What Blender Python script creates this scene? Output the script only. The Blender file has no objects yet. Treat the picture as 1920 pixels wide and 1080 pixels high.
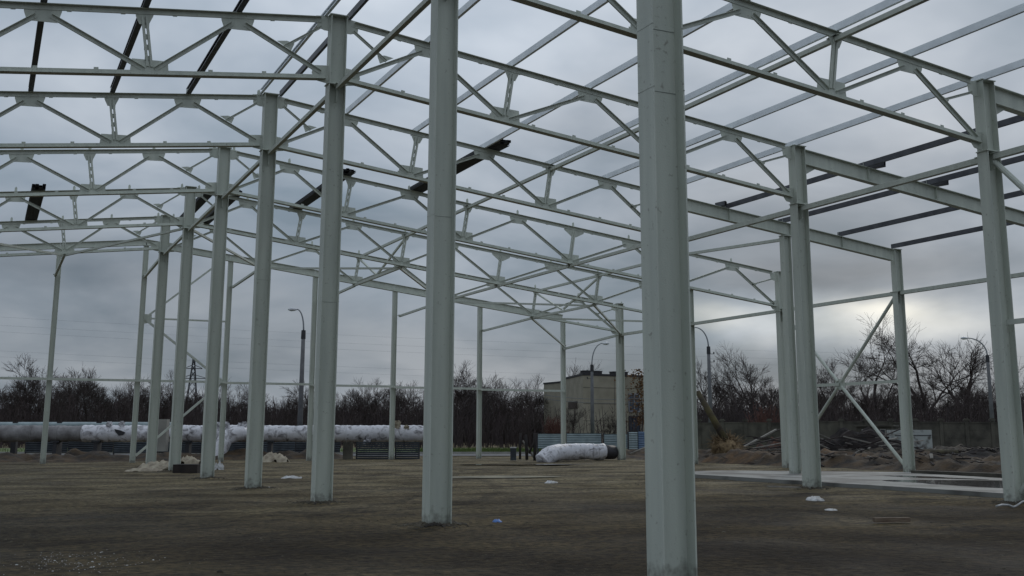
import bpy, bmesh, math, random
from math import radians, sin, cos, pi, sqrt, exp, atan2
from mathutils import Vector, Matrix, noise as mnoise
random.seed(7)
sc = bpy.context.scene
col = sc.collection

# ------------------------------------------------------------------ camera
CAM = Vector((-7.1304, -11.1146, 1.6216))
YAW, PITCH, FPX, CX, CY = 0.45415, 0.18856, 2076.8, 995.5, 411.0
cam_data = bpy.data.cameras.new('camera')
cam = bpy.data.objects.new('camera', cam_data); col.objects.link(cam)
cam.location = CAM
cam.rotation_euler = (pi/2 + PITCH, 0, -YAW)
cam_data.sensor_width = 36.0
cam_data.lens = FPX/1920*36
cam_data.shift_x = (960-CX)/1920
cam_data.shift_y = (CY-540)/1920
cam_data.clip_start = 0.1; cam_data.clip_end = 6000
sc.camera = cam
FW = Vector((sin(YAW)*cos(PITCH), cos(YAW)*cos(PITCH), sin(PITCH)))
RT = Vector((cos(YAW), -sin(YAW), 0)); UP = RT.cross(FW)
HEAD = Vector((sin(YAW), cos(YAW), 0))
def at(u, v, d):
    """world point seen at photo position (u, v), d metres ahead of the camera (measured level)"""
    r = FW + RT*((u-CX)/FPX) - UP*((v-CY)/FPX)
    return CAM + r*(d/r.dot(HEAD))
def gp(u, d, z=0.0):
    p = at(u, 807, d); return Vector((p.x, p.y, z))

# ------------------------------------------------------------------ sky and sun
SUN_AZ = YAW + radians(19.0); SUN_EL = radians(24)
w = bpy.data.worlds.new("World"); sc.world = w; w.use_nodes = True
nt = w.node_tree; nt.nodes.clear()
N = nt.nodes.new; L = nt.links.new
out = N('ShaderNodeOutputWorld')
sky = N('ShaderNodeTexSky'); sky.sky_type = 'NISHITA'; sky.sun_disc = False
sky.sun_elevation = SUN_EL; sky.sun_rotation = SUN_AZ
bg1 = N('ShaderNodeBackground'); bg1.inputs[1].default_value = 0.06; L(sky.outputs[0], bg1.inputs[0])
tc = N('ShaderNodeTexCoord')
def vmath(op, a, b=None, s=None):
    n = N('ShaderNodeVectorMath'); n.operation = op
    if hasattr(a, 'links'): L(a, n.inputs[0])
    else: n.inputs[0].default_value = a
    if b is not None:
        if hasattr(b, 'links'): L(b, n.inputs[1])
        else: n.inputs[1].default_value = b
    if s is not None:
        if hasattr(s, 'links'): L(s, n.inputs['Scale'])
        else: n.inputs['Scale'].default_value = s
    return n
def math_(op, a, b=None, c=None, clamp=False):
    n = N('ShaderNodeMath'); n.operation = op; n.use_clamp = clamp
    for i, x in enumerate((a, b, c)):
        if x is None: continue
        if hasattr(x, 'links'): L(x, n.inputs[i])
        else: n.inputs[i].default_value = x
    return n.outputs[0]
sep = N('ShaderNodeSeparateXYZ'); L(tc.outputs['Generated'], sep.inputs[0])
zc = math_('MAXIMUM', sep.outputs[2], 0.0)
den = math_('ADD', zc, 0.30)
flat = N('ShaderNodeCombineXYZ'); L(math_('DIVIDE', sep.outputs[0], den), flat.inputs[0]); L(math_('DIVIDE', sep.outputs[1], den), flat.inputs[1])
n1 = N('ShaderNodeTexNoise'); n1.inputs['Scale'].default_value = 1.9; n1.inputs['Detail'].default_value = 5; n1.inputs['Roughness'].default_value = 0.5; n1.inputs['Distortion'].default_value = 0.25
off = vmath('ADD', flat.outputs[0], (3.1, 7.7, 0.3)); L(off.outputs[0], n1.inputs['Vector'])
cr = N('ShaderNodeValToRGB'); e = cr.color_ramp.elements
e[0].position = 0.37; e[0].color = (0.225, 0.285, 0.350, 1)
e[1].position = 0.63; e[1].color = (0.485, 0.535, 0.600, 1)
m = cr.color_ramp.elements.new(0.5); m.color = (0.350, 0.405, 0.475, 1)
L(n1.outputs[0], cr.inputs[0])
# cloud deck is thinner and brighter overhead, denser low down
grad = math_('ADD', math_('MULTIPLY', math_('POWER', zc, 0.8), 0.85), 0.78)
def lobe(u, v, ku, kv, amt, nscale=0.0):
    """a patch of thinner or thicker cloud round one compass direction of the sky"""
    d = (at(u, v, 100)-CAM).normalized()
    rt = Vector((d.y, -d.x, 0)).normalized(); up = rt.cross(d)
    dx = vmath('DOT_PRODUCT', tc.outputs['Generated'], tuple(rt)).outputs['Value']
    dz = vmath('DOT_PRODUCT', tc.outputs['Generated'], tuple(up)).outputs['Value']
    df = vmath('DOT_PRODUCT', tc.outputs['Generated'], tuple(d)).outputs['Value']
    if nscale:
        nn = N('ShaderNodeTexNoise'); nn.inputs['Scale'].default_value = nscale; nn.inputs['Detail'].default_value = 4
        sc_ = vmath('MULTIPLY', tc.outputs['Generated'], (1, 1, 2.6)); L(sc_.outputs[0], nn.inputs['Vector'])
        k = math_('SUBTRACT', nn.outputs[0], 0.5)
        dx = math_('ADD', dx, math_('MULTIPLY', k, 0.30*ku*2)); dz = math_('ADD', dz, math_('MULTIPLY', k, 2.2*kv))
    a = math_('POWER', math_('ABSOLUTE', math_('DIVIDE', dx, ku)), 2.0)
    b = math_('POWER', math_('ABSOLUTE', math_('DIVIDE', dz, kv)), 2.0)
    g = math_('EXPONENT', math_('MULTIPLY', math_('ADD', a, b), -1.0))
    front = math_('GREATER_THAN', df, 0.0)
    return math_('MULTIPLY', math_('MULTIPLY', g, front), amt)
mul = grad
for args in [(150, 480, .14, .03, -.26, 6), (60, 560, .25, .10, -.10, 3), (250, 640, .4, .05, -.14, 5), (800, 660, .25, .04, -.10, 6), (1120, 250, .10, .05, -.22, 6), (1420, 440, .14, .045, -.26, 7), (700, 430, .09, .03, -.16, 8),
             (620, 60, .32, .09, .10, 4), (1000, 60, .2, .1, .10, 3), (1750, 300, .15, .05, -.12, 5), (560, 470, .1, .02, .12, 9), (1240, 120, .08, .03, -.1, 8),
             (1650, 620, .13, .022, .22, 13), (1650, 690, .3, .022, -.16, 8), (1500, 530, .12, .018, -.12, 9), (1400, 600, .07, .022, .20, 13), (1690, 500, .16, .02, -.22, 9)]:
    mul = math_('ADD', mul, lobe(*args))
mul = math_('MAXIMUM', mul, 0.3)
cc = vmath('SCALE', cr.outputs[0], s=mul)
# warm bright break in the cloud where the sun stands behind it
gl = math_('ADD', lobe(1655, 580, .045, .011, .46, 16), lobe(1610, 612, .10, .016, .17, 14))
gl = math_('ADD', gl, lobe(1345, 590, .045, .010, .22, 16))
gl = math_('ADD', gl, lobe(1760, 610, .07, .010, .14, 16))
gc = vmath('SCALE', (1.0, 0.88, 0.62), s=gl)
tot = vmath('ADD', cc.outputs[0], gc.outputs[0])
bg2 = N('ShaderNodeBackground'); bg2.inputs[1].default_value = 1.0; L(tot.outputs[0], bg2.inputs[0])
mx = N('ShaderNodeMixShader'); mx.inputs[0].default_value = 0.95
L(bg1.outputs[0], mx.inputs[1]); L(bg2.outputs[0], mx.inputs[2]); L(mx.outputs[0], out.inputs[0])

sd = bpy.data.lights.new('sun', 'SUN'); sd.energy = 0.5; sd.angle = radians(25); sd.color = (1, .95, .87)
so = bpy.data.objects.new('sun', sd); col.objects.link(so)
sdir = Vector((sin(SUN_AZ)*cos(SUN_EL), cos(SUN_AZ)*cos(SUN_EL), sin(SUN_EL)))
so.rotation_euler = sdir.to_track_quat('Z', 'Y').to_euler()
sc.view_settings.view_transform = 'Standard'; sc.view_settings.look = 'None'
sc.view_settings.exposure = 0.0; sc.view_settings.gamma = 1.0

# ------------------------------------------------------------------ helpers
class MB:
    def __init__(s): s.v = []; s.f = []; s.smooth = False
    def add(s, vs, fs):
        b = len(s.v); s.v += [tuple(x) for x in vs]; s.f += [tuple(i+b for i in f) for f in fs]
    def frame(s, p, q, up=(0, 0, 1)):
        p = Vector(p); q = Vector(q); d = (q-p).normalized(); up = Vector(up)
        if abs(d.dot(up)) > .98: up = Vector((0, 1, 0)) if abs(d.y) < .9 else Vector((1, 0, 0))
        sd_ = d.cross(up).normalized(); u2 = sd_.cross(d)
        return p, q, sd_, u2
    def prof(s, p, q, rects, up=(0, 0, 1)):
        p, q, a, b = s.frame(p, q, up)
        for (u0, u1, v0, v1) in rects:
            vs = [o + a*u + b*v for o in (p, q) for (u, v) in ((u0, v0), (u1, v0), (u1, v1), (u0, v1))]
            s.add(vs, [(0, 1, 2, 3), (7, 6, 5, 4), (0, 4, 5, 1), (1, 5, 6, 2), (2, 6, 7, 3), (3, 7, 4, 0)])
        return s
    def bar(s, p, q, w_, h_, up=(0, 0, 1)): return s.prof(p, q, [(-w_/2, w_/2, -h_/2, h_/2)], up)
    def box(s, c, d, rz=0, rx=0, ry=0):
        M = Matrix.Translation(c) @ Matrix.Rotation(rz, 4, 'Z') @ Matrix.Rotation(ry, 4, 'Y') @ Matrix.Rotation(rx, 4, 'X')
        vs = [M @ Vector((x*d[0]/2, y*d[1]/2, z*d[2]/2)) for z in (-1, 1) for (x, y) in ((-1, -1), (1, -1), (1, 1), (-1, 1))]
        s.add(vs, [(3, 2, 1, 0), (4, 5, 6, 7), (0, 1, 5, 4), (1, 2, 6, 5), (2, 3, 7, 6), (3, 0, 4, 7)]); return s
    def plate(s, poly, t, y=0.0):
        """polygon in the XZ plane, thickness t along Y"""
        n = len(poly)
        vs = [(x, y-t/2, z) for x, z in poly] + [(x, y+t/2, z) for x, z in poly]
        s.add(vs, [tuple(range(n)), tuple(range(2*n-1, n-1, -1))] + [(i, n+i, n+(i+1) % n, (i+1) % n) for i in range(n)]); return s
    def plate_h(s, poly, z0, z1):
        n = len(poly)
        vs = [(x, y, z0) for x, y in poly] + [(x, y, z1) for x, y in poly]
        s.add(vs, [tuple(range(n-1, -1, -1)), tuple(range(n, 2*n))] + [(i, (i+1) % n, n+(i+1) % n, n+i) for i in range(n)]); return s
    def tube(s, pts, rad, n=8, cap=True, lump=0.0):
        pts = [Vector(p) for p in pts]
        if not isinstance(rad, (list, tuple)): rad = [rad]*len(pts)
        rings = []; prev = None
        for i, p in enumerate(pts):
            d = (pts[min(i+1, len(pts)-1)]-pts[max(i-1, 0)]).normalized()
            if prev is None:
                ref = Vector((0, 0, 1)) if abs(d.z) < .9 else Vector((1, 0, 0))
                a = d.cross(ref).normalized()
            else:
                a = (prev - d*prev.dot(d)).normalized()
            prev = a; b = d.cross(a)
            ring = []
            for k in range(n):
                th = 2*pi*k/n; r = rad[i]
                if lump: r *= 1 + lump*mnoise.noise(Vector((p.x*2.1+cos(th)*1.3, p.y*2.1+sin(th)*1.3, p.z*2+i*.13)))
                ring.append(p + a*cos(th)*r + b*sin(th)*r)
            rings.append(ring)
        vs = [v for r in rings for v in r]; fs = []
        for i in range(len(rings)-1):
            for k in range(n):
                k2 = (k+1) % n
                fs.append((i*n+k, i*n+k2, (i+1)*n+k2, (i+1)*n+k))
        if cap and n > 2:
            fs.append(tuple(range(n-1, -1, -1))); fs.append(tuple((len(rings)-1)*n+k for k in range(n)))
        s.add(vs, fs); return s
    def build(s, name, mat, parent=None, loc=None, smooth=False):
        me = bpy.data.meshes.new(name); me.from_pydata(s.v, [], s.f); me.update()
        if mat: me.materials.append(mat)
        if smooth: me.polygons.foreach_set('use_smooth', [True]*len(me.polygons))
        o = bpy.data.objects.new(name, me); col.objects.link(o)
        if parent: o.parent = parent
        if loc is not None: o.location = loc
        return o
def tag(o, label=None, cat=None, group=None, kind=None):
    if label: o['label'] = label
    if cat: o['category'] = cat
    if group: o['group'] = group
    if kind: o['kind'] = kind
    return o
def empty(name, loc, label=None, cat=None, group=None, rz=0):
    o = bpy.data.objects.new(name, None); col.objects.link(o); o.location = loc; o.rotation_euler = (0, 0, rz)
    o.empty_display_size = .2
    return tag(o, label, cat, group)
def copy_tree(o, parent=None):
    c = o.copy(); col.objects.link(c)
    if parent: c.parent = parent
    for ch in o.children: copy_tree(ch, c)
    return c

# ------------------------------------------------------------------ materials
def mat(name, base, rough=.6, metal=0, var=None, vscale=3, bump=0, bscale=20, detail=4, pos=(.35, .65), stretch=None, spec=.5, dist=0):
    m_ = bpy.data.materials.new(name); m_.use_nodes = True
    t = m_.node_tree; bs = t.nodes['Principled BSDF']
    bs.inputs['Base Color'].default_value = (*base, 1); bs.inputs['Roughness'].default_value = rough; bs.inputs['Metallic'].default_value = metal
    bs.inputs['Specular IOR Level'].default_value = spec
    g = t.nodes.new('ShaderNodeTexCoord'); src = g.outputs['Object']
    if stretch:
        mp = t.nodes.new('ShaderNodeMapping'); mp.inputs['Scale'].default_value = stretch; t.links.new(src, mp.inputs[0]); src = mp.outputs[0]
    if var:
        n = t.nodes.new('ShaderNodeTexNoise'); n.inputs['Scale'].default_value = vscale; n.inputs['Detail'].default_value = detail; n.inputs['Distortion'].default_value = dist
        t.links.new(src, n.inputs['Vector'])
        r = t.nodes.new('ShaderNodeValToRGB'); r.color_ramp.elements[0].position = pos[0]; r.color_ramp.elements[1].position = pos[1]
        r.color_ramp.elements[0].color = (*base, 1); r.color_ramp.elements[1].color = (*var, 1)
        t.links.new(n.outputs[0], r.inputs[0]); t.links.new(r.outputs[0], bs.inputs['Base Color'])
    if bump:
        n2 = t.nodes.new('ShaderNodeTexNoise'); n2.inputs['Scale'].default_value = bscale; n2.inputs['Detail'].default_value = 5
        t.links.new(src, n2.inputs['Vector'])
        b = t.nodes.new('ShaderNodeBump'); b.inputs['Strength'].default_value = bump; b.inputs['Distance'].default_value = .05
        t.links.new(n2.outputs[0], b.inputs['Height']); t.links.new(b.outputs[0], bs.inputs['Normal'])
    return m_

def steel_mat():
    m_ = bpy.data.materials.new('grey_green_paint'); m_.use_nodes = True; t = m_.node_tree; bs = t.nodes['Principled BSDF']
    Nn = t.nodes.new; Ll = t.links.new
    g = Nn('ShaderNodeNewGeometry'); tcn = Nn('ShaderNodeTexCoord')
    n = Nn('ShaderNodeTexNoise'); n.inputs['Scale'].default_value = 1.1; n.inputs['Detail'].default_value = 6
    mp = Nn('ShaderNodeMapping'); mp.inputs['Scale'].default_value = (5, 5, .5); Ll(g.outputs['Position'], mp.inputs[0]); Ll(mp.outputs[0], n.inputs['Vector'])
    r = Nn('ShaderNodeValToRGB'); r.color_ramp.elements[0].position = .3; r.color_ramp.elements[1].position = .7
    r.color_ramp.elements[0].color = (.440, .470, .415, 1); r.color_ramp.elements[1].color = (.535, .565, .495, 1); Ll(n.outputs[0], r.inputs[0])
    # mud splashed on the foot of the steel, ragged upper edge
    sp = Nn('ShaderNodeSeparateXYZ'); Ll(g.outputs['Position'], sp.inputs[0])
    n2 = Nn('ShaderNodeTexNoise'); n2.inputs['Scale'].default_value = 9; n2.inputs['Detail'].default_value = 5; Ll(g.outputs['Position'], n2.inputs['Vector'])
    a = Nn('ShaderNodeMath'); a.operation = 'MULTIPLY_ADD'; Ll(n2.outputs[0], a.inputs[0]); a.inputs[1].default_value = -.9; Ll(sp.outputs[2], a.inputs[2])
    mr = Nn('ShaderNodeMapRange'); mr.inputs[1].default_value = -.42; mr.inputs[2].default_value = -.18; mr.inputs[3].default_value = .6; mr.inputs[4].default_value = 0; Ll(a.outputs[0], mr.inputs[0])
    mxr = Nn('ShaderNodeMix'); mxr.data_type = 'RGBA'; Ll(mr.outputs[0], mxr.inputs[0]); Ll(r.outputs[0], mxr.inputs[6]); mxr.inputs[7].default_value = (.11, .10, .08, 1)
    # small scuffs and rust spots
    n3 = Nn('ShaderNodeTexNoise'); n3.inputs['Scale'].default_value = 14; n3.inputs['Detail'].default_value = 6; Ll(g.outputs['Position'], n3.inputs['Vector'])
    mr3 = Nn('ShaderNodeMapRange'); mr3.inputs[1].default_value = .64; mr3.inputs[2].default_value = .74; mr3.inputs[3].default_value = 0; mr3.inputs[4].default_value = .55; Ll(n3.outputs[0], mr3.inputs[0])
    mx2 = Nn('ShaderNodeMix'); mx2.data_type = 'RGBA'; Ll(mr3.outputs[0], mx2.inputs[0]); Ll(mxr.outputs[2], mx2.inputs[6]); mx2.inputs[7].default_value = (.17, .15, .12, 1)
    Ll(mx2.outputs[2], bs.inputs['Base Color'])
    bs.inputs['Roughness'].default_value = .55
    b = Nn('ShaderNodeBump'); b.inputs['Strength'].default_value = .12; b.inputs['Distance'].default_value = .02
    n4 = Nn('ShaderNodeTexNoise'); n4.inputs['Scale'].default_value = 60; Ll(g.outputs['Position'], n4.inputs['Vector']); Ll(n4.outputs[0], b.inputs['Height']); Ll(b.outputs[0], bs.inputs['Normal'])
    return m_
STEEL = steel_mat()
SEAM = mat('weld_scale', (.24, .26, .235), .8)
GALV = mat('galvanised', (.70, .73, .75), .5, .45, (.80, .83, .85), 2.5, .1, 40)
DKST = mat('dark_primer_and_shade', (.045, .047, .055), .5, .2, (.08, .08, .09), 3)  # primer on the aisle channels; underside shade painted onto the left purlins
BLACK = mat('black_bundle', (.012, .012, .014), .7, 0, (.03, .03, .032), 8)
CONC = mat('concrete', (.23, .22, .20), .85, 0, (.32, .31, .28), 1.3, .3, 30, 6)
CONCD = mat('old_concrete', (.042, .038, .030), .9, 0, (.105, .096, .075), 1.1, .4, 14, 7)
SLABM = mat('slab_concrete', (.085, .082, .074), .75, 0, (.215, .215, .20), .6, .15, 30, 9, (.40, .55))
WATER = mat('water', (.018, .02, .022), .06, 0)
BARK = mat('bark', (.034, .025, .022), .95, 0, (.055, .041, .036), 2)
BARKB = mat('twig_brown', (.052, .036, .034), .95, 0, (.034, .026, .026), .12)
RUST = mat('reddish_twigs', (.105, .045, .035), .9)
SOIL = mat('orange_soil', (.014, .010, .007), .95, 0, (.066, .040, .018), 1.6, .8, 9, 8)
SOILD = mat('dark_soil', (.015, .012, .01), .95, 0, (.055, .040, .024), 1.2, .8, 8, 8)
WRAP = mat('white_wrap', (.62, .61, .64), .45, 0, (.12, .11, .115), 2.6, 1.0, 3.5, 9, (.50, .70), (1, 1, 1), .5, 1.0)
WRAPD = mat('dirty_insulation', (.13, .12, .12), .8, 0, (.26, .25, .25), 1.5, .7, 6, 7)
WRAPN = mat('bare_black_pipe', (.02, .018, .022), .6)
TEAL = mat('teal_grey_metal', (.20, .25, .26), .5, .2, (.28, .34, .35), 2)
BLUEM = mat('blue_sheet', (.10, .16, .26), .5, .1, (.14, .20, .29), 2)
NAVY = mat('dark_blue_sheet', (.016, .020, .028), .6, .1, (.04, .05, .06), 1.5)
RAG = mat('cream_cloth', (.42, .37, .28), .9, 0, (.24, .20, .15), 5, .5, 12)
RAGW = mat('white_plastic', (.58, .58, .58), .55, 0, (.28, .28, .27), 9, .5, 25, 6)
BLUE = mat('blue_plastic', (.06, .16, .42), .4)
WOOD = mat('raw_plank', (.10, .065, .045), .85, 0, (.19, .145, .10), 4, .3, 20, 4, stretch=(1, 8, 8))
WOODG = mat('weathered_timber', (.13, .12, .105), .9, 0, (.26, .24, .21), 2)
WOODD = mat('charred_timber', (.012, .010, .010), .95, 0, (.035, .026, .023), 2)
STRAW = mat('straw_roots', (.28, .20, .11), .95, 0, (.12, .08, .045), 6, .8, 14)
GLASS = mat('window_glass', (.05, .065, .09), .15)
TILE = mat('block_wall', (.245, .225, .17), .9, 0, (.31, .285, .22), .8, .2, 12, 7)
TAR = mat('roof_tar', (.03, .028, .03), .8)
LAMPC = mat('lamp_concrete', (.10, .10, .105), .9, 0, (.15, .15, .155), 2)
LAMPM = mat('lamp_steel', (.22, .23, .25), .6)
LAMPH = mat('lamp_head_shell', (.55, .56, .58), .4)
IRON = mat('dark_iron', (.03, .03, .035), .7)
LEAFY = mat('dry_leaves', (.10, .05, .02), .9, 0, (.16, .09, .035), 4)
GRASS = mat('green_grass', (.045, .075, .012), .9, 0, (.08, .11, .02), 1.5)
ROAD = mat('asphalt', (.052, .052, .055), .75, 0, (.075, .075, .08), .6, .2, 30)

# ground: compacted dark earth, sand showing through, ruts and clods
def ground_mat():
    m_ = bpy.data.materials.new('bare_earth'); m_.use_nodes = True; t = m_.node_tree; bs = t.nodes['Principled BSDF']
    Nn = t.nodes.new; Ll = t.links.new
    g = Nn('ShaderNodeNewGeometry')
    def noise(scale, det=6, dist=0, rough=.55, st=None):
        n = Nn('ShaderNodeTexNoise'); n.inputs['Scale'].default_value = scale; n.inputs['Detail'].default_value = det; n.inputs['Distortion'].default_value = dist; n.inputs['Roughness'].default_value = rough
        if st:
            mp = Nn('ShaderNodeMapping'); mp.inputs['Scale'].default_value = st[0]; mp.inputs['Rotation'].default_value = (0, 0, st[1]); Ll(g.outputs['Position'], mp.inputs[0]); Ll(mp.outputs[0], n.inputs['Vector'])
        else: Ll(g.outputs['Position'], n.inputs['Vector'])
        return n.outputs[0]
    def ramp(src, stops):
        r = Nn('ShaderNodeValToRGB'); el = r.color_ramp.elements
        el[0].position, el[0].color = stops[0][0], (*stops[0][1], 1); el[1].position, el[1].color = stops[-1][0], (*stops[-1][1], 1)
        for p_, c_ in stops[1:-1]:
            x = el.new(p_); x.color = (*c_, 1)
        Ll(src, r.inputs[0]); return r.outputs[0]
    def mix(f_, a, b, mode='MIX'):
        x = Nn('ShaderNodeMix'); x.data_type = 'RGBA'; x.blend_type = mode
        for i, s_ in ((0, f_), (6, a), (7, b)):
            if hasattr(s_, 'links'): Ll(s_, x.inputs[i])
            else: x.inputs[i].default_value = s_ if i == 0 else (*s_, 1)
        return x.outputs[2]
    def mr(src, a, b, c, d):
        x = Nn('ShaderNodeMapRange'); Ll(src, x.inputs[0])
        for i, v_ in enumerate((a, b, c, d)): x.inputs[i+1].default_value = v_
        return x.outputs[0]
    base = ramp(noise(.16, 7, .6), [(.38, (.024, .017, .010)), (.5, (.063, .047, .025)), (.62, (.130, .101, .053))])
    sep_ = Nn('ShaderNodeSeparateXYZ'); Ll(g.outputs['Position'], sep_.inputs[0])
    # farther part of the yard was dressed with sand
    ya = Nn('ShaderNodeMath'); ya.operation = 'MULTIPLY_ADD'; Ll(noise(.12, 3), ya.inputs[0]); ya.inputs[1].default_value = 16; Ll(sep_.outputs[1], ya.inputs[2])
    far = mr(ya.outputs[0], 13, 30, 0, .9)
    base = mix(far, base, ramp(noise(.5, 7, .6, st=((.7, 1.1, 1), .35)), [(.36, (.068, .054, .031)), (.64, (.215, .180, .112))]))
    xa = Nn('ShaderNodeMath'); xa.operation = 'MULTIPLY_ADD'; Ll(noise(.15, 3), xa.inputs[0]); xa.inputs[1].default_value = 9; Ll(sep_.outputs[0], xa.inputs[2])
    lf = mr(xa.outputs[0], -4, 6, .45, 0)
    base = mix(lf, base, (.026, .024, .019))
    # trampled darker patches and ruts
    ruts = mr(noise(.6, 6, 1.2, .6, ((.55, 1.2, 1), .55)), .53, .63, 0, .6)
    base = mix(ruts, base, (.019, .015, .012))
    ruts2 = mr(noise(.9, 6, .8, .6, ((.6, 1.4, 1), -.5)), .56, .64, 0, .5)
    base = mix(ruts2, base, (.024, .020, .016))
    wob = Nn('ShaderNodeTexNoise'); wob.inputs['Scale'].default_value = .5; wob.inputs['Detail'].default_value = 4; Ll(g.outputs['Position'], wob.inputs['Vector'])
    def track(cx_, cy_, R_, w_=.18, amt=.5):
        sub = Nn('ShaderNodeVectorMath'); sub.operation = 'SUBTRACT'; Ll(g.outputs['Position'], sub.inputs[0]); sub.inputs[1].default_value = (cx_, cy_, 0)
        ln_ = Nn('ShaderNodeVectorMath'); ln_.operation = 'LENGTH'; Ll(sub.outputs[0], ln_.inputs[0])
        a1 = Nn('ShaderNodeMath'); a1.operation = 'MULTIPLY_ADD'; Ll(wob.outputs[0], a1.inputs[0]); a1.inputs[1].default_value = 1.1; Ll(ln_.outputs['Value'], a1.inputs[2])
        a2 = Nn('ShaderNodeMath'); a2.operation = 'SUBTRACT'; Ll(a1.outputs[0], a2.inputs[0]); a2.inputs[1].default_value = R_
        a3 = Nn('ShaderNodeMath'); a3.operation = 'ABSOLUTE'; Ll(a2.outputs[0], a3.inputs[0])
        f1 = mr(a3.outputs[0], w_*.5, w_*1.3, amt, 0)
        f2 = Nn('ShaderNodeMath'); f2.operation = 'MULTIPLY'; Ll(f1, f2.inputs[0]); Ll(mr(noise(.9, 4), .40, .56, 0, 1), f2.inputs[1])
        return f2.outputs[0]
    for (cx_, cy_, R_) in ((30, -8, 27), (30, -8, 25.2), (-20, 30, 27.5), (-20, 30, 29.2), (10, 60, 50), (10, 60, 51.8), (4, -30, 41), (4, -30, 42.8), (24, 22, 17), (24, 22, 15.4)):
        base = mix(track(cx_, cy_, R_), base, (.017, .014, .011))
    nr = Nn('ShaderNodeMath'); nr.operation = 'MULTIPLY_ADD'; Ll(noise(.35, 4), nr.inputs[0]); nr.inputs[1].default_value = 8; Ll(sep_.outputs[1], nr.inputs[2])
    base = mix(mr(nr.outputs[0], 1, 13, .6, 0), base, (.026, .020, .014))
    fine = ramp(noise(7, 8, 0, .7), [(.36, (.35, .35, .35)), (.5, (1, 1, 1)), (.64, (1.8, 1.7, 1.55))])
    base = mix(1.0, base, fine, 'MULTIPLY')
    speck = mr(noise(26, 3, 0, .5), .66, .72, 0, .6)
    base = mix(speck, base, (.018, .015, .013))
    Ll(base, bs.inputs['Base Color'])
    Ll(mr(noise(.3, 4), .4, .65, .95, .75), bs.inputs['Roughness']); bs.inputs['Specular IOR Level'].default_value = .12
    b = Nn('ShaderNodeBump'); b.inputs['Strength'].default_value = 1.0; b.inputs['Distance'].default_value = .12
    ad = Nn('ShaderNodeMath'); ad.operation = 'ADD'; Ll(noise(5, 8, 0, .65), ad.inputs[0]); Ll(noise(1.1, 5, .5), ad.inputs[1])
    Ll(ad.outputs[0], b.inputs['Height']); Ll(b.outputs[0], bs.inputs['Normal'])
    return m_
EARTH = ground_mat()

# ------------------------------------------------------------------ ground sheet
def coords(a, b, fine, lo, hi):
    c = [a]; 
    while c[-1] < b: c.append(c[-1]+fine)
    s_ = fine; x = a; left = []
    while x > lo: s_ *= 1.35; x -= s_; left.append(x)
    s_ = fine; x = c[-1]; right = []
    while x < hi: s_ *= 1.35; x += s_; right.append(x)
    return left[::-1] + c + right
def gheight(x, y):
    k = max(0, 1 - max(0, -16-x, x-40, -14-y, y-66)/12)
    if k <= 0: return 0
    h = mnoise.noise(Vector((x*.22, y*.22, 0)))*.035 + mnoise.noise(Vector((x*.9, y*.9, 3)))*.018 + mnoise.noise(Vector((x*2.6, y*2.6, 9)))*.010
    for fx, fy in FEET:
        dx, dy = abs(x-fx), abs(y-fy)
        if dx < 1.2 and dy < 1.2:
            rr = sqrt(dx*dx+dy*dy); h += .028*exp(-((rr-.30)/.28)**2)*(1+1.2*mnoise.noise(Vector((x*3, y*3, 5))))
    if 15.4 < x < 24.6 and y < 26: h = min(h, .01)-.02
    return h*k
FEET = [(-.4, -.75)] + [(0, y_) for y_ in (7.16, 14.4, 21.62, 28.87, 36.18, 43.2)] + [(14.2, y_) for y_ in (7.38, 14.4)]
gx = coords(-14, 38, .22, -3000, 3500); gy = coords(-9, 58, .25, -1500, 4500)
mb = MB(); nx = len(gx)
mb.v = [(x, y, gheight(x, y)) for y in gy for x in gx]
mb.f = [(j*nx+i, j*nx+i+1, (j+1)*nx+i+1, (j+1)*nx+i) for j in range(len(gy)-1) for i in range(nx-1)]
tag(mb.build('ground', EARTH, smooth=True), 'dark compacted earth floor of the unfinished hall and yard', 'ground', kind='structure')

# ------------------------------------------------------------------ steel frame data
XS = {-6: -12.9, -5: -10.75, -4: -8.6, -3: -6.47, -2: -4.35, -1: -2.25, 0: 0, 1: 2.22, 2: 4.58, 3: 6.95, 4: 9.41, 5: 11.64, 6: 14.2, 7: 16.89, 8: 19.5, 9: 22.19, 10: 24.99}
YS = [-.11, 7.38, 14.4, 21.62, 28.87, 36.18, 43.2, 50.13]
def zt(x): return 11.66-.12*abs(x)
def zb(x): return 10.09-.12*abs(x)
def xt(i): return XS[i] + (0 if i in (0,) else .18*(1 if i > 0 else -1))
ORD = ['nearest', 'second nearest', 'third nearest', 'fourth nearest', 'fifth nearest', 'sixth nearest', 'seventh nearest', 'farthest']
H, W_, TF, TW = .42, .33, .018, .012
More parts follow.
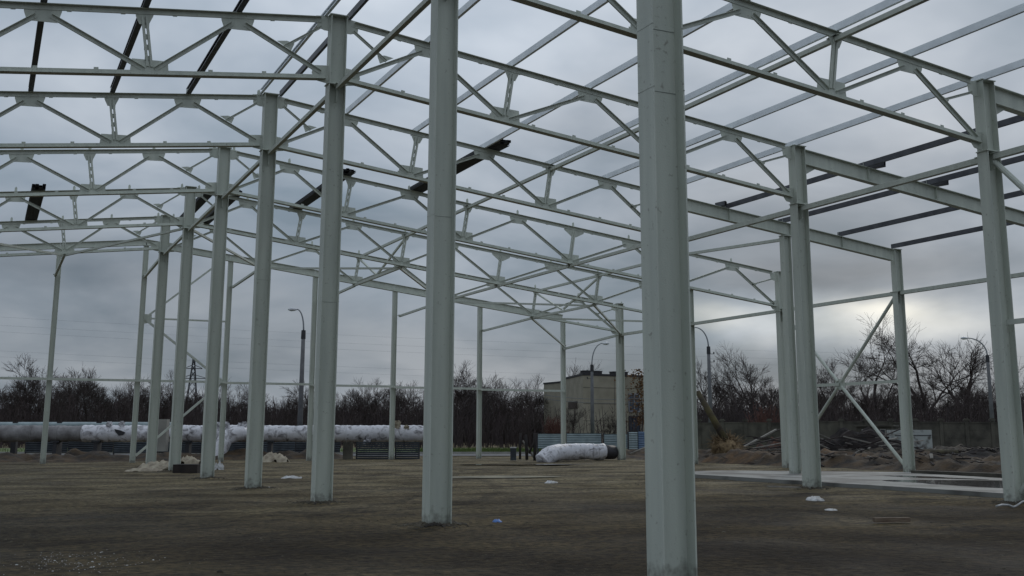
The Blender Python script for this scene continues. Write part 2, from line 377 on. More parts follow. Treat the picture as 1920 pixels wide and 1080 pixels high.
# ------------------------------------------------------------------ columns
def h_rects(h, b, tf, tw, ax='x'):
    # local side axis and up axis of a vertical member made by prof with up=(0,1,0): u -> x-ish, v -> y
    return [(-h/2, -h/2+tf, -b/2, b/2), (h/2-tf, h/2, -b/2, b/2), (-h/2+tf, h/2-tf, -tw/2, tw/2)]
def column(name, x, y, ztop, zplate, label, group, h=H, b=W_, seams=(), base=True):
    r = empty(name, (x, y, 0), label, 'column', group)
    m_ = MB(); m_.prof((0, 0, -.15), (0, 0, (zplate if zplate else ztop)-.012), h_rects(h, b, TF, TW), (0, 1, 0))
    for z in seams:
        for s_ in (-1, 1):
            m_.prof((0, 0, z), (0, 0, z+.012), [(s_*h/2-.003, s_*h/2+.003, -b/2-.002, b/2+.002)], (0, 1, 0))
    m_.build('shaft', STEEL, r)
    if seams:
        s2 = MB()
        for i, z in enumerate(seams):
            s2.prof((0, 0, z), (0, 0, z+.006), [(-h/2-.005, -h/2-.0005, -b/2, b/2), (-h/2-.002, -h/2+TF, -b/2-.004, -b/2-.0005), (h/2-TF, h/2+.002, -b/2-.004, -b/2-.0005), (-h/2+TF+.001, h/2-TF-.001, -TW/2-.005, -TW/2-.0006)], (0, 1, 0))
        s2.build('weld_seam', SEAM, r)
    if zplate:
        MB().box((0, 0, zplate), (h+.06, b+.02, .022)).build('bearing_plate', STEEL, r)
        u_ = MB(); u_.prof((0, 0, zplate+.012), (0, 0, ztop-.012), h_rects(h-.02, b-.01, TF, TW), (0, 1, 0))
        for zz in ():
            for s_ in (-1, 1): u_.box((0, s_*(TW/2+(b-.02)/4), zz), (h-.06, (b-.02)/2-TW, .012))
        u_.build('upper_shaft', STEEL, r)
        # connection brackets below the plate
        g_ = MB()
        for s_ in (-1, 1): g_.box((0, s_*(TW/2+(b-.04)/4), zplate-.25), (.012, (b-.04)/2-TW, .40))
        g_.build('stiffener', STEEL, r)
    MB().box((0, 0, ztop), (h+.05, b+.03, .022)).build('cap_plate', STEEL, r)
    if base: MB().box((0, 0, -.03), (h+.16, b+.16, .04)).build('base_plate', STEEL, r)
    return r
cnames = ['tall grey-green steel column nearest the camera, its foot cut off by the lower photo edge',
 'second nearest steel column of the middle row, ends above the photo', 'third nearest column of the middle row, its capped head in view',
 'fourth nearest column of the middle row of seven', 'fifth nearest column of the middle row, foot beside a white lump',
 'sixth nearest column of the middle row, standing by cream rags', 'seventh and last main column of the middle row, left of the cream rags']
cols = []
for n in range(7):
    cols.append(column('steel_column', 0 if n else -.4, (YS[n]-(.22 if n == 1 else 0)) if n else -.75, 11.70, 11.70-1.77, cnames[n], 'main columns of the ridge row', seams={0: (5.45, 6.2), 1: (5.4,), 2: (4.6,), 3: (6.0,)}.get(n, ())))
for n in range(3):
    column('steel_column', XS[6], YS[n], 11.70-.12*XS[6], 11.70-1.77-.12*XS[6], ['nearest column of the right inner row, beyond the right photo edge', 'big steel column at the far right of the photo, beside the slab edge', 'second visible column of the right inner row, at the slab edge'][n], 'main columns of the right inner row')
column('steel_column', XS[6], YS[3], 11.70-.12*XS[6], 11.70-1.77-.12*XS[6], 'right inner row column hidden just behind the nearest middle-row column', 'main columns of the right inner row')
column('steel_column', XS[8], YS[3], zt(XS[8])-.50, None, 'slim column under the middle of the solid roof beam, just left of the slab column', 'columns of the outer aisle', h=.34, b=.26)
for n in range(0, 3):
    column('steel_column', XS[10], YS[n], zt(XS[10])+.03, zb(XS[10])-1.1+.0, ['outer wall column beyond the right photo edge, nearest', 'outer wall column beyond the right photo edge, second', 'outer wall column behind the far right column'][n], 'outer wall columns', h=.36, b=.28)
column('steel_column', XS[10], YS[3], zt(XS[10])+.03, 7.0, 'outer wall column carrying the end of the solid beam, cross brace at its foot', 'outer wall columns', h=.36, b=.28)
for n, lb in ((4, 'outer wall column at the end of the long truss, close behind the slim column'), (5, 'outer wall column just right of the nearest column'), (6, 'outer wall column with gusseted truss end, left of the nearest column')):
    column('steel_column', XS[10], YS[n], zt(XS[10])+.06, zb(XS[10])-.17, lb, 'outer wall columns', h=.38, b=.30)

# ------------------------------------------------------------------ trusses
GAP = .008
def tee(leg, fl, t=.011, upw=False):
    s_ = 1 if not upw else -1
    a = [(-fl/2, fl/2, 0, t*s_), (-GAP-t, -GAP, -leg*s_, 0), (GAP, GAP+t, -leg*s_, 0)]
    return [(u0, u1, min(v0, v1), max(v0, v1)) for u0, u1, v0, v1 in a]
def lumps(m_, p, q, step=1.0, off=-.13):
    p = Vector(p); q = Vector(q); n = max(2, int((q-p).length/step)); d = (q-p).normalized(); nrm = Vector((-d.z, 0, d.x))
    if nrm.z < 0: nrm = -nrm
    for i in range(1, n):
        c = p+(q-p)*(i/n) + nrm*off
        m_.prof(c-d*.05, c+d*.05, [(-GAP+.001, GAP-.001, -.012, .04)])
def make_truss(nodes, label, group, cleats=False, right_end_column=True):
    sg = 1 if nodes[-1] >= 0 and nodes[0] >= 0 else -1
    i0, i1 = (nodes[0], nodes[-1])
    xa, xb = XS[i0], XS[i1]
    r = empty('roof_truss', (0, 0, zb(xa)), label, 'roof truss', group)
    Z0 = zb(xa)
    T = lambda x: Vector((x, 0, zt(x)-Z0)); B = lambda x: Vector((x, 0, zb(x)-Z0))
    h2 = H/2
    xe = (xb - sg*(h2+.06)) if right_end_column else xb
    m_ = MB(); m_.prof(T(xa+sg*(h2+.22)), T(xe-(sg*.16 if right_end_column else 0)), tee(.12, .21)); lumps(m_, T(xa+sg*.5), T(xe), 1.05); m_.build('top_chord', STEEL, r)
    m_ = MB(); m_.prof(B(xa+sg*(h2+.06)), B(xe), tee(.11, .21, upw=True)); lumps(m_, B(xa+sg*.5), B(xe), 1.2, .12); m_.build('bottom_chord', STEEL, r)
    gt = .012
    def gus(cx, cz, w1, w2, h_, dirn):  # dirn -1: hangs below top chord
        MB().plate([(cx-w1/2, cz+(w1/2)*.12*sg), (cx+w1/2, cz-(w1/2)*.12*sg), (cx+w1/2-.02, cz-(w1/2)*.12*sg+dirn*h_*.45), (cx+w2/2, cz+dirn*h_), (cx-w2/2, cz+dirn*h_+(w2/2)*.10*sg), (cx-w1/2+.02, cz+(w1/2)*.12*sg+dirn*h_*.45)], gt).build('gusset_plate', STEEL, r)
    idx = nodes
    def col_g(x, s_, has=True):
        z = T(x).z
        MB().plate([(x+s_*h2, z+.03), (x+s_*(h2+.34), z-.01), (x+s_*(h2+.30), z-.30), (x+s_*(h2+.12), z-.36), (x+s_*h2, z-.36)], gt).build('gusset_plate', STEEL, r)
        z = B(x).z
        MB().plate([(x+s_*h2, z-.14), (x+s_*(h2+.26), z-.10), (x+s_*(h2+.40), z+.08), (x+s_*(h2+.36), z+.28), (x+s_*h2, z+.32)], gt).build('gusset_plate', STEEL, r)
    col_g(xa, sg)
    if right_end_column: col_g(xb, -sg)
    diag = tee(.085, .14)
    def dg(p, q, s0=.22, s1=.22, pr=diag):
        d = (q-p).normalized()
        a_, b_ = (p+d*s0, q-d*s1)
        if a_.x > b_.x: a_, b_ = b_, a_
        m_ = MB(); m_.prof(a_, b_, pr); lumps(m_, a_, b_, .8, -.075); m_.build('diagonal', STEEL, r)
    step = 1 if idx[-1] > idx[0] else -1
    lst = list(range(idx[0], idx[-1]+step, step))
    for k, i in enumerate(lst):
        even = (i-idx[0]) % 2 == 0
        if even and k > 0 and k < len(lst)-1:
            xb_ = XS[i]; c = B(xb_); c2 = T(xt(i))
            gus(xb_, c.z, .86, .78, .38, 1)
            wide = (i == 6)
            gus(c2.x, c2.z, .95 if wide else .42, .2, .42 if wide else .36, -1)
            vm = MB()
            for s_ in (-1, 1): vm.prof(c+Vector((s_*.046, 0, .20)), c2+Vector((s_*.046, 0, -.18)), [(-.027, .027, -.035, -.010), (-.027, .027, .010, .035)], (0, 1, 0))
            for t_ in (.25, .42, .58, .75):
                pm = c.lerp(c2, t_); vm.box(pm, (.14, .012, .13))
            vm.build('vertical_post', STEEL, r)
        elif not even:
            c = T(xt(i)); gus(c.x, c.z, .80, .62, .38, -1)
    for k in range(len(lst)-1):
        i, j = lst[k], lst[k+1]
        if (i-idx[0]) % 2 == 0: p, q = B(XS[i]), T(xt(j))
        else: p, q = B(XS[j]), T(xt(i))
        p = p+Vector((0, 0, .10)); q = q-Vector((0, 0, .12))
        # shift toward the column face at the ends
        if k == 0: p.x += sg*.28
        if k == len(lst)-2 and right_end_column:
            if (i-idx[0]) % 2 == 0: q.x += 0
            else: p.x -= sg*.28
        dg(p, q, .12, .2)
    # short secondary struts near the columns
    ends = [(xa, sg, XS[lst[1]])] + ([(xb, -sg, XS[lst[-2]])] if right_end_column else [])
    for x, s_, xn in ends:
        a_ = T(x)+Vector((s_*(h2+.2), 0, -.26)); P0 = B(x)+Vector((s_*.28, 0, .1)); P1 = T(xn)-Vector((0, 0, .12))
        mid = P0.lerp(P1, .52)
        m_ = MB(); m_.prof(*( (a_, mid) if a_.x < mid.x else (mid, a_)), tee(.05, .09)); m_.build('secondary_strut', STEEL, r)
        d = (P1-P0).normalized()
        q0 = mid-d*.20; q1 = mid+d*.20; dirc = (a_-mid).normalized()
        MB().plate([(q0.x, q0.z), (q1.x, q1.z), ((q1+dirc*.16-d*.12).x, (q1+dirc*.16-d*.12).z), ((q0+dirc*.22+d*.12).x, (q0+dirc*.22+d*.12).z)], gt).build('gusset_plate', STEEL, r)
    if cleats:
        for i in lst:
            cm = MB()
            x = xt(i) if i else sg*.35
            z = T(x).z+.012
            cm.plate([(x-.05, z), (x+.05, z), (x+.045, z+.15), (x+.01, z+.22), (x-.045, z+.17)], .012, .07)
            cm.box((x, .03, z+.006), (.10, .10, .010))
            cm.build('purlin_cleat', STEEL, r)
    return r
tl = lambda side, n: f'{side} roof truss framing into the {ORD[n]} column of the middle row'
left_p = make_truss([0, -6], tl('left-hand', 1), 'left-hand roof trusses', right_end_column=False); left_p.location.y = YS[1]
for n in (2,):
    o = copy_tree(left_p); o.location.y = YS[n]; o['label'] = tl('left-hand', n)
lc = make_truss([0, -6], tl('left-hand', 3), 'left-hand roof trusses', cleats=True, right_end_column=False); lc.location.y = YS[3]
for n in (4, 5, 6):
    o = copy_tree(lc); o.location.y = YS[n]; o['label'] = tl('left-hand', n)
rp = make_truss([0, 6], tl('short right-hand', 1), 'short right-hand roof trusses'); rp.location.y = YS[1]
for n in (2, 3):
    o = copy_tree(rp); o.location.y = YS[n]; o['label'] = tl('short right-hand', n)
rl = make_truss([0, 10], tl('long right-hand', 4), 'long right-hand roof trusses', cleats=True); rl.location.y = YS[4]
for n in (5, 6):
    o = copy_tree(rl); o.location.y = YS[n]; o['label'] = tl('long right-hand', n)

# ------------------------------------------------------------------ solid I beams over the outer aisle
def irect(h, b, tf=.016, tw=.01): return [(-b/2, b/2, -tf, 0), (-b/2, b/2, -h, -h+tf), (-tw/2, tw/2, -h+tf, -tf)]
for n, lb in ((1, 'solid rafter beam running off the right photo edge from the far right column'), (2, 'solid rafter beam from the slab column passing behind the far right column'), (3, 'solid rafter beam farthest back, ending on the outer wall column')):
    x0 = XS[6]+H/2+.02; x1 = XS[10]-.20
    r = empty('rafter_beam', (x0, YS[n], zt(x0)), lb, 'roof beam', 'solid I beams of the outer aisle')
    m_ = MB(); m_.prof((0, 0, 0), (x1-x0, 0, zt(x1)-zt(x0)), irect(.46, .22))
    for x in (2.5, 5.3, 7.8):
        z = -.12*x
        for s_ in (-1, 1): m_.box((x, s_*.055, z-.23), (.012, .09, .42))
    m_.build('beam', STEEL, r)
    MB().box((-.01, 0, -.25), (.02, .24, .56)).build('end_plate', STEEL, r)
    MB().plate([(.02, -.462), (.5, -.52), (.02, -.78)], .012).build('haunch_plate', STEEL, r)
    for x in (XS[7]-x0, XS[8]-x0, XS[9]-x0): sp_ = MB(); sp_.plate([(x-.05, -.12*x+.002), (x+.05, -.12*x+.002), (x+.04, -.12*x+.20), (x-.04, -.12*x+.20)], .012, .06); sp_.build('purlin_cleat', STEEL, r)

# ------------------------------------------------------------------ purlins (cold rolled channels over the first bays)
def chan(h, b, t=.006, flip=1):
    if flip > 0: return [(-b/2, -b/2+t, t, h-t), (-b/2, b/2, 0, t), (-b/2, b/2, h-t, h), (b/2-t, b/2, t, .03), (b/2-t, b/2, h-.03, h-t)]
    return [(b/2-t, b/2, t, h-t), (-b/2, b/2, 0, t), (-b/2, b/2, h-t, h), (-b/2, -b/2+t, t, .03), (-b/2, -b/2+t, h-.03, h-t)]
NUMW = ['first', 'second', 'third', 'fourth', 'fifth', 'sixth', 'seventh', 'eighth', 'ninth', 'tenth']
def purlin(x, n0, n1, z, label, m=GALV, flip=1, over=.0, over2=.0, hh=.17, bb=.075):
    y0, y1 = YS[n0]-over, YS[n1]+over2
    r = MB(); r.prof((0, 0, 0), (0, y1-y0-.006, 0), chan(hh, bb, flip=flip))
    o = r.build('roof_purlin', m, loc=(x, y0+.003, z)); return tag(o, label, 'purlin', 'roof purlins over the near bays')
bays = ['bay nearest the camera', 'second bay', 'third bay']
for i in (-3, -2, -1, 1, 2, 3, 4, 5, 6):
    side = 'left' if i < 0 else 'right'
    for b_ in ((1, 2) if i < 3 else (0, 1, 2)):
        ex = .55 if b_ == 2 and i in (2, 3, 4, 5) else 0.0
        x = xt(i) if i != 6 else XS[6]-.12
        purlin(x, b_, b_+1, zt(x)+.014, f'{"dark" if i < 0 else "pale"} roof channel over the {bays[b_]}, {NUMW[abs(i)-1]} line {side} of ridge', over2=ex, flip=1 if i > 0 else -1, bb=.075 if i > 0 else .135, m=GALV if i > 0 else DKST)  # left lines are galvanised too; their downward-facing shade is put into the colour
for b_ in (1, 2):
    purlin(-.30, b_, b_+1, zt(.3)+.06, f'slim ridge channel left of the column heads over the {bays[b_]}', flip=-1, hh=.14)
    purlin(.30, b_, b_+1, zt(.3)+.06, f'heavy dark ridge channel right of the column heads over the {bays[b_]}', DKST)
for k, i in enumerate((7, 8, 9, 10)):
    for b_ in (0, 1, 2):
        x = XS[i]-(.1 if i == 10 else 0)
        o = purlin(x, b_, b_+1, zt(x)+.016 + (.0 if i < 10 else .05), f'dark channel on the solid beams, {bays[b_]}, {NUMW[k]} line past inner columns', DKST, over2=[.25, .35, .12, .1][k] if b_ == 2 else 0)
        o['group'] = 'dark purlins over the outer aisle'
# short offcuts of channel resting on the solid beams
for x, y, l_, lb in ((XS[7]+.30, YS[2]-.5, .75, 'short dark channel end sticking out over the middle solid beam, left one'), (XS[8]+.3, YS[2]-.5, .75, 'short dark channel end sticking out over the middle solid beam, right one'), (XS[7]-.30, YS[3]-.3, .6, 'short dark channel end lying on the farthest solid beam')):
    m_ = MB(); m_.prof((0, 0, 0), (0, l_, .03), chan(.16, .07)); m_.prof((.1, .1, 0), (.1, l_-.12, .03), chan(.16, .07, flip=-1))
    tag(m_.build('channel_offcut', DKST, loc=(x, y, zt(x)+.02)), lb, 'steel channel')
# bundles of dark channels left lying on the trusses
def bundle(x, n0, n1, label, w_=.32, o0=.5, o1=.5, dx=0.0, nrow=2):
    y0, y1 = YS[n0]-o0, YS[n1]+o1; z = zt(x)+.04
    r = empty('channel_bundle', (x, y0, z), label, 'steel bundle', 'bundles of dark channels lying on the trusses')
    rnd = random.Random(int(x*100)+n0)
    for k in range(4):
        for j in range(nrow):
            sft = rnd.uniform(-.25, .25)
            m_ = MB(); m_.prof((-w_/2+k*w_/3, sft, j*.085+rnd.uniform(0, .006)), (-w_/2+k*w_/3+dx, y1-y0+sft, j*.085+rnd.uniform(0, .006)), chan(.08, w_/3-.004, flip=rnd.choice((1, -1))))
            m_.build('channel', BLACK, r)
    return r
bundle(-5.85, 5, 6, 'dark channel bundle on the left trusses near the left photo edge', .38)
bundle(.85, 5, 6, 'dark channel bundle behind the sixth column, left of its twin', .30)
bundle(1.85, 5, 6, 'dark channel bundle just right of the sixth middle-row column', .30)
bundle(4.55, 4, 5, 'dark channel bundle between the third and fourth nearest middle-row columns', .34)
bundle(7.45, 3, 4, 'large dark channel bundle right of the second nearest column, its end jutting out', .42, .9)

# ------------------------------------------------------------------ ties, struts and braces
TUBE = [(-.055, .055, -.055, .055)]
def tie(p, q, label, cat='tie beam', group='horizontal tie beams', sz=.11, name='tie_beam', plates=True, m=STEEL, rects=None):
    p = Vector(p); q = Vector(q); d = (q-p).normalized()
    r = empty(name, p, label, cat, group)
    m_ = MB(); m_.prof((0, 0, 0), q-p, rects or [(-sz/2, sz/2, -sz/2, sz/2)]); m_.build('bar', m, r)
    if plates:
        for c, s_ in ((Vector((0, 0, 0)), 1), (q-p, -1)):
            MB().prof(c-d*s_*.16, c+d*s_*.18, [(-.09, .09, sz/2+.001, sz/2+.013)]).build('end_plate', STEEL, r)
    return r
YO = W_/2+.02
for n in range(6):
    z = 11.70-1.77-.10
    tie((0, YS[n]+YO, z), (0, YS[n+1]-YO, z), f'ridge-row tie from the {ORD[n]} to the {ORD[n+1]} column at lower chord height', group='ties along the middle row', sz=.105)
tie((0, YS[6]+YO, 9.83), (0, YS[7]-.14, 9.6), 'ridge-row tie from the last main column down to the end-wall post', group='ties along the middle row', sz=.12)
for n in range(3):
    z = 8.18; 
    tie((XS[6], YS[n]+YO, z-.1), (XS[6], YS[n+1]-YO, z-.1), f'inner-row tie between its {ORD[n]} and {ORD[n+1]} columns at lower chord height', group='ties along the right inner row', sz=.14)
for n in range(3, 6):
    z = zb(XS[6])-.08
    tie((XS[6], YS[n]+.1+(.1 if n == 3 else 0), z), (XS[6], YS[n+1]-.1, z), f'tie continuing the inner row under the {ORD[n]} to {ORD[n+1]} trusses', group='ties along the right inner row')
for n in range(0, 6):
    z = 6.95
    tie((XS[10], YS[n]+.17, z), (XS[10], YS[n+1]-.17, z), f'outer-wall tie between its {ORD[n]} and {ORD[n+1]} columns', group='ties along the outer wall', sz=.14)
tie((XS[10], YS[6]+.17, 6.95), (XS[10], YS[7]-.13, 6.6), 'outer-wall tie running on to the end-wall corner post', group='ties along the outer wall', sz=.12)
# top struts through the heads of the truss posts
for n in range(0, 6):
    x = xt(4); z = zt(x)-.16
    tie((x, YS[n]+.02, z), (x, YS[n+1]-.02, z), f'strut linking truss post heads, fourth line right of the ridge, {ORD[n]} to {ORD[n+1]} frame', group='struts between truss post heads', sz=.11)
x8 = xt(8)
tie((XS[8], YS[3]+.1, zt(XS[8])-.62), (x8, YS[4]-.02, zt(x8)-.16), 'strut from the slim aisle column head to the first long truss', group='struts between truss post heads')
for n in (4, 5):
    tie((x8, YS[n]+.02, zt(x8)-.16), (x8, YS[n+1]-.02, zt(x8)-.16), f'strut linking truss post heads, eighth line, {ORD[n]} to {ORD[n+1]} frame', group='struts between truss post heads')
# lower tie and inverted V bracing between truss six and seven
for i, nm in ((4, 'fourth'), (8, 'eighth')):
    x = XS[i]; z = zb(x)-.06; xh = xt(i)
    tie((x, YS[5]+.05, z), (x, YS[6]-.05, z), f'lower tie between the sixth and seventh trusses on the {nm} line', group='lower ties between far trusses')
    ym = (YS[5]+YS[6])/2
    for s_, n in ((1, 5), (-1, 6)):
        tie((xh, YS[n]+s_*.1, zt(xh)-.28), (x, ym-s_*.12, z+.12), f'steep brace in the vertical V on the {nm} line, {"near" if n == 5 else "far"} leg', 'brace', 'vertical V braces between far trusses', .085, 'brace', False)
for i, nm in ((-2, 'left of the ridge'), (2, 'second line right of the ridge'), (4, 'fourth line'), (6, 'sixth line'), (8, 'eighth line')):
    zz = {-2: 9.40, 2: 9.3, 4: 8.75, 6: 8.15, 8: 7.5}[i]
    tie((XS[i], YS[6]+.05, zb(XS[i])-.08), (XS[i], YS[7]-.13, zz), f'tie from the last truss to its end-wall post, {nm}', group='ties from last truss to end wall')
# diagonal bracing in the lower chord plane
for a, b_, na, nb in ((0, -2, 5, 6), (-4, -2, 5, 6), (0, 2, 5, 6), (4, 2, 5, 6), (4, 6, 5, 6), (8, 6, 5, 6), (8, 10, 5, 6), (10, 8, 5, 6)):
    z0, z1 = zb(XS[a])-.10, zb(XS[b_])-.10
    if a == 10: z0 = 7.05
    tie((XS[a], YS[na]+.12, z0), (XS[b_], YS[nb]-.12, z1), f'diagonal brace in the lower chord plane from line {NUMW[abs(a)-1] if a else "of the ridge"} {"left" if a < 0 else ""} to {NUMW[abs(b_)-1]} {"left" if b_ < 0 else "right"}'.replace('  ', ' '), 'brace', 'diagonal braces under the far trusses', .09, 'brace')
tie((XS[8], YS[6]+.12, zb(XS[8])-.1), (XS[10], YS[7]-.2, 6.75), 'diagonal brace from last truss down to the end-wall corner post', 'brace', 'diagonal braces under the far trusses', .09, 'brace')
# cross brace in the outer wall
def cross(x, ya, yb, ztop, zmid, zbot, label, girt=True, rad=.07):
    ym = (ya+yb)/2
    r = empty('cross_brace', (x, ym, zmid), label, 'cross brace', 'cross braces in the walls')
    for yy, zz in ((ya, ztop), (yb, ztop), (ya, zbot), (yb, zbot)):
        v = Vector((0, yy-ym, zz-zmid)); d = v.normalized()
        MB().tube([d*.16, v], rad, 10).build('brace_arm', STEEL, r)
    MB().prof((-.006, 0, 0), (.006, 0, 0), [(-.30, .30, -.22, .22)], (0, 0, 1)).build('centre_plate', STEEL, r)
    if girt:
        for s_, yy in ((-1, ya), (1, yb)):
            MB().prof((0, s_*(-0) + .0, .0), (0, yy-ym, .0), [(-.06, -.014, -.06, .06)]).build('girt', STEEL, r)
    return r
cross(XS[10], YS[3]+.16, YS[4]-.16, 6.85, 3.52, .25, 'tubular cross brace with middle rail between two outer wall columns')
cross(XS[6], YS[0]+.16, YS[1]-.16, 7.95, 4.1, .25, 'cross brace to the right of the far right column')

# ------------------------------------------------------------------ end wall
GX = [-8.6, -4.22, 0, 4.45, 9.2, 13.95, 19.35, 24.99]
gl_ = ['outside the left photo edge', 'leftmost in the photo, with a short knee brace', 'at the ridge, cross bracing on its right', 'right of the zigzag bracing', 'partly hidden by the third column', 'between the third and second columns', 'right of the second nearest column', 'at the right corner of the end wall']
def zr(x): return 11.62-.116*abs(x)
for x, lb in zip(GX, gl_):
    column('end_wall_post', x, YS[7], zr(x)-.33, None, 'slender end-wall post ' + lb, 'end-wall posts', h=.26, b=.20)
for i in range(len(GX)-1):
    a, b_ = GX[i], GX[i+1]
    o = MB().prof((0, 0, 0), (b_-a-.01, 0, zr(b_)-zr(a)), irect(.31, .18)).build('end_wall_rafter', STEEL, loc=(a, YS[7], zr(a)))
    tag(o, f'solid sloping rafter of the end wall over its {NUMW[i]} gap from the left', 'roof beam', 'end-wall rafters')
    for xx in ():
        pass
    o = MB().prof((0, 0, 0), (b_-a-.004, 0, 0), [(-.05, .05, -.06, .06)]).build('wall_rail', STEEL, loc=(a, YS[7]-.17, 4.17-.008*max(0, a)))
    tag(o, f'horizontal wall rail across the {NUMW[i]} gap of the end wall from the left', 'wall rail', 'end-wall rails')
r = empty('zigzag_brace', (0, YS[7], 7.43), 'zigzag bracing between the ridge post and the post right of it', 'cross brace', 'cross braces in the walls')
for p, q, s_ in (((0.15, 7.43), (4.30, 11.0), .1), ((.15, 7.43), (4.3, 7.43), .085), ((.15, 7.40), (4.3, 4.25), .11), ((4.3, 4.1), (.15, .35), .11)):
    MB().bar((p[0], .02, p[1]-7.43), (q[0], .02, q[1]-7.43), s_, s_).build('brace_arm', STEEL, r)
MB().plate([(.13, .22), (.5, .2), (.5, -.2), (.13, -.3)], .014).build('gusset_plate', STEEL, r)
cg = MB()
for i in range(-3, 11):
    if i % 2: cg.plate([(xt(i)-.05, zr(xt(i))+.002), (xt(i)+.05, zr(xt(i))+.002), (xt(i)+.04, zr(xt(i))+.2), (xt(i)-.03, zr(xt(i))+.18)], .012, 0)

# ------------------------------------------------------------------ concrete slab and puddles
def blob(cx, cy, rx, ry, n=40, seed=0, amp=.25, rot=0):
    pts = []
    for k in range(n):
        t = 2*pi*k/n
        rr = 1+amp*mnoise.noise(Vector((cos(t)*1.5+seed*7.1, sin(t)*1.5, seed)))*2
        x, y = cos(t)*rx*rr, sin(t)*ry*rr
        pts.append((cx+x*cos(rot)-y*sin(rot), cy+x*sin(rot)+y*cos(rot)))
    return pts
sl = MB(); pts = []
yy = -7.0
edge = []
while yy < 24.4: edge.append((15.75+.10*mnoise.noise(Vector((yy*.7, 0, 0)))+.05*mnoise.noise(Vector((yy*3, 5, 0))), yy)); yy += .4
sl.plate_h([(22.7, -7), (22.8, 14), (23.3, 18), (24.2, 20.4), (22.6, 22.3), (18.9, 25.3), (16.6, 25.0)] + edge[::-1], -.1, .10)
tag(sl.build('concrete_slab', SLABM), 'pale wet concrete slab strip along the outer aisle', 'slab', kind='structure')
def puddle(poly, z, label):
    m_ = MB(); m_.v = [(x, y, z) for x, y in poly]; m_.f = [tuple(range(len(poly)))]
    return tag(m_.build('puddle', WATER), label, 'puddle', kind='structure')
puddle(blob(20.1, 11.6, 1.9, 4.2, seed=1, rot=.35, amp=.3), .104, 'large dark puddle on the slab')
puddle(blob(21.2, 17.0, .6, 1.6, seed=2, rot=.1, amp=.35), .104, 'thin puddle toward the rear of the slab')
c = at(985, 870, 54); puddle(blob(c.x, c.y, 3.6, .55, seed=3, rot=-.35), .045, 'narrow bluish puddle near the end wall')
sand = blob(9.2, 25.0, 2.0, .7, seed=5, rot=-.3, amp=.3)
SANDM = mat('pale_sand', (.30, .27, .19), .95, 0, (.13, .12, .09), .9, .4, 20, 7)
m_ = MB(); m_.v = [(x, y, .03) for x, y in sand]+[(9.2, 25.0, .085)]; k = len(sand); m_.f = [(i, (i+1) % k, k) for i in range(k)]
tag(m_.build('sand_patch', SANDM, smooth=True), 'low spill of pale sand on the earth floor', 'sand', kind='stuff')

# ------------------------------------------------------------------ soil banks
def bank(name, x0, x1, y0, y1, fn, m, label, st=.2, rz=0, org=(0, 0)):
    m_ = MB(); xs = [x0+(x1-x0)*i/int((x1-x0)/st) for i in range(int((x1-x0)/st)+1)]; ys = [y0+(y1-y0)*i/int((y1-y0)/st) for i in range(int((y1-y0)/st)+1)]
    m_.v = [(x, y, fn(x, y)) for y in ys for x in xs]; k = len(xs)
    m_.f = [(j*k+i, j*k+i+1, (j+1)*k+i+1, (j+1)*k+i) for j in range(len(ys)-1) for i in range(k-1)]
    o = m_.build(name, m, smooth=True); o.location = (*org, 0); o.rotation_euler = (0, 0, rz)
    return tag(o, label, 'earth bank', kind='structure')
def fb(x, y, x0, x1, y0, y1, h, s=0):
    ex = min(1, max(0, min(x-x0, x1-x)/1.5)); ey = min(1, max(0, min(y-y0, y1-y)/2.5))
    n_ = mnoise.noise(Vector((x*.35+s, y*.35, s)))*.55 + mnoise.noise(Vector((x*1.1, y*1.1+s, 2)))*.3 + mnoise.noise(Vector((x*2.6, y*2.6, 4)))*.22 + abs(mnoise.noise(Vector((x*6.1, y*6.1, 6))))*.16
    n_ += .5*mnoise.noise(Vector((x*1.6+9, y*1.6, s)))*mnoise.noise(Vector((x*.5, y*.5, s+3)))*2
    e_ = (ex*ex*(3-2*ex))*(ey*ey*(3-2*ey))
    return h*e_*(.75+n_)-.08
bank('soil_bank', 26.2, 36, 9, 46, lambda x, y: fb(x, y, 26.2, 36, 9, 46, .62), SOIL, 'orange-brown soil heaps beyond the outer wall columns')
bank('soil_bank', -12, 13.5, 52.3, 57.5, lambda x, y: fb(x, y, -12, 13.5, 52.3, 57.5, .55, 3), SOIL, 'orange-brown soil bank below the pipeline on the left')
bank('soil_bank', 24.5, 36, 46.2, 53, lambda x, y: fb(x, y, 24.5, 36, 46.2, 53, .55, 8), SOIL, 'brown soil heap in front of the thick pipe stub')
bank('soil_bank', 26.2, 34, 29, 40, lambda x, y: fb(x, y, 26.2, 34, 29, 40, .62, 13), mat('fresh_orange_soil', (.022, .013, .007), .95, 0, (.095, .052, .020), 1.8, .8, 9, 8), 'fresh orange-brown mound just right of the nearest column')
bank('soil_bank', 36, 72, 22, 46, lambda x, y: fb(x, y, 36, 72, 22, 46, .62, 5), SOILD, 'dark rubbish-strewn ground before the concrete wall')

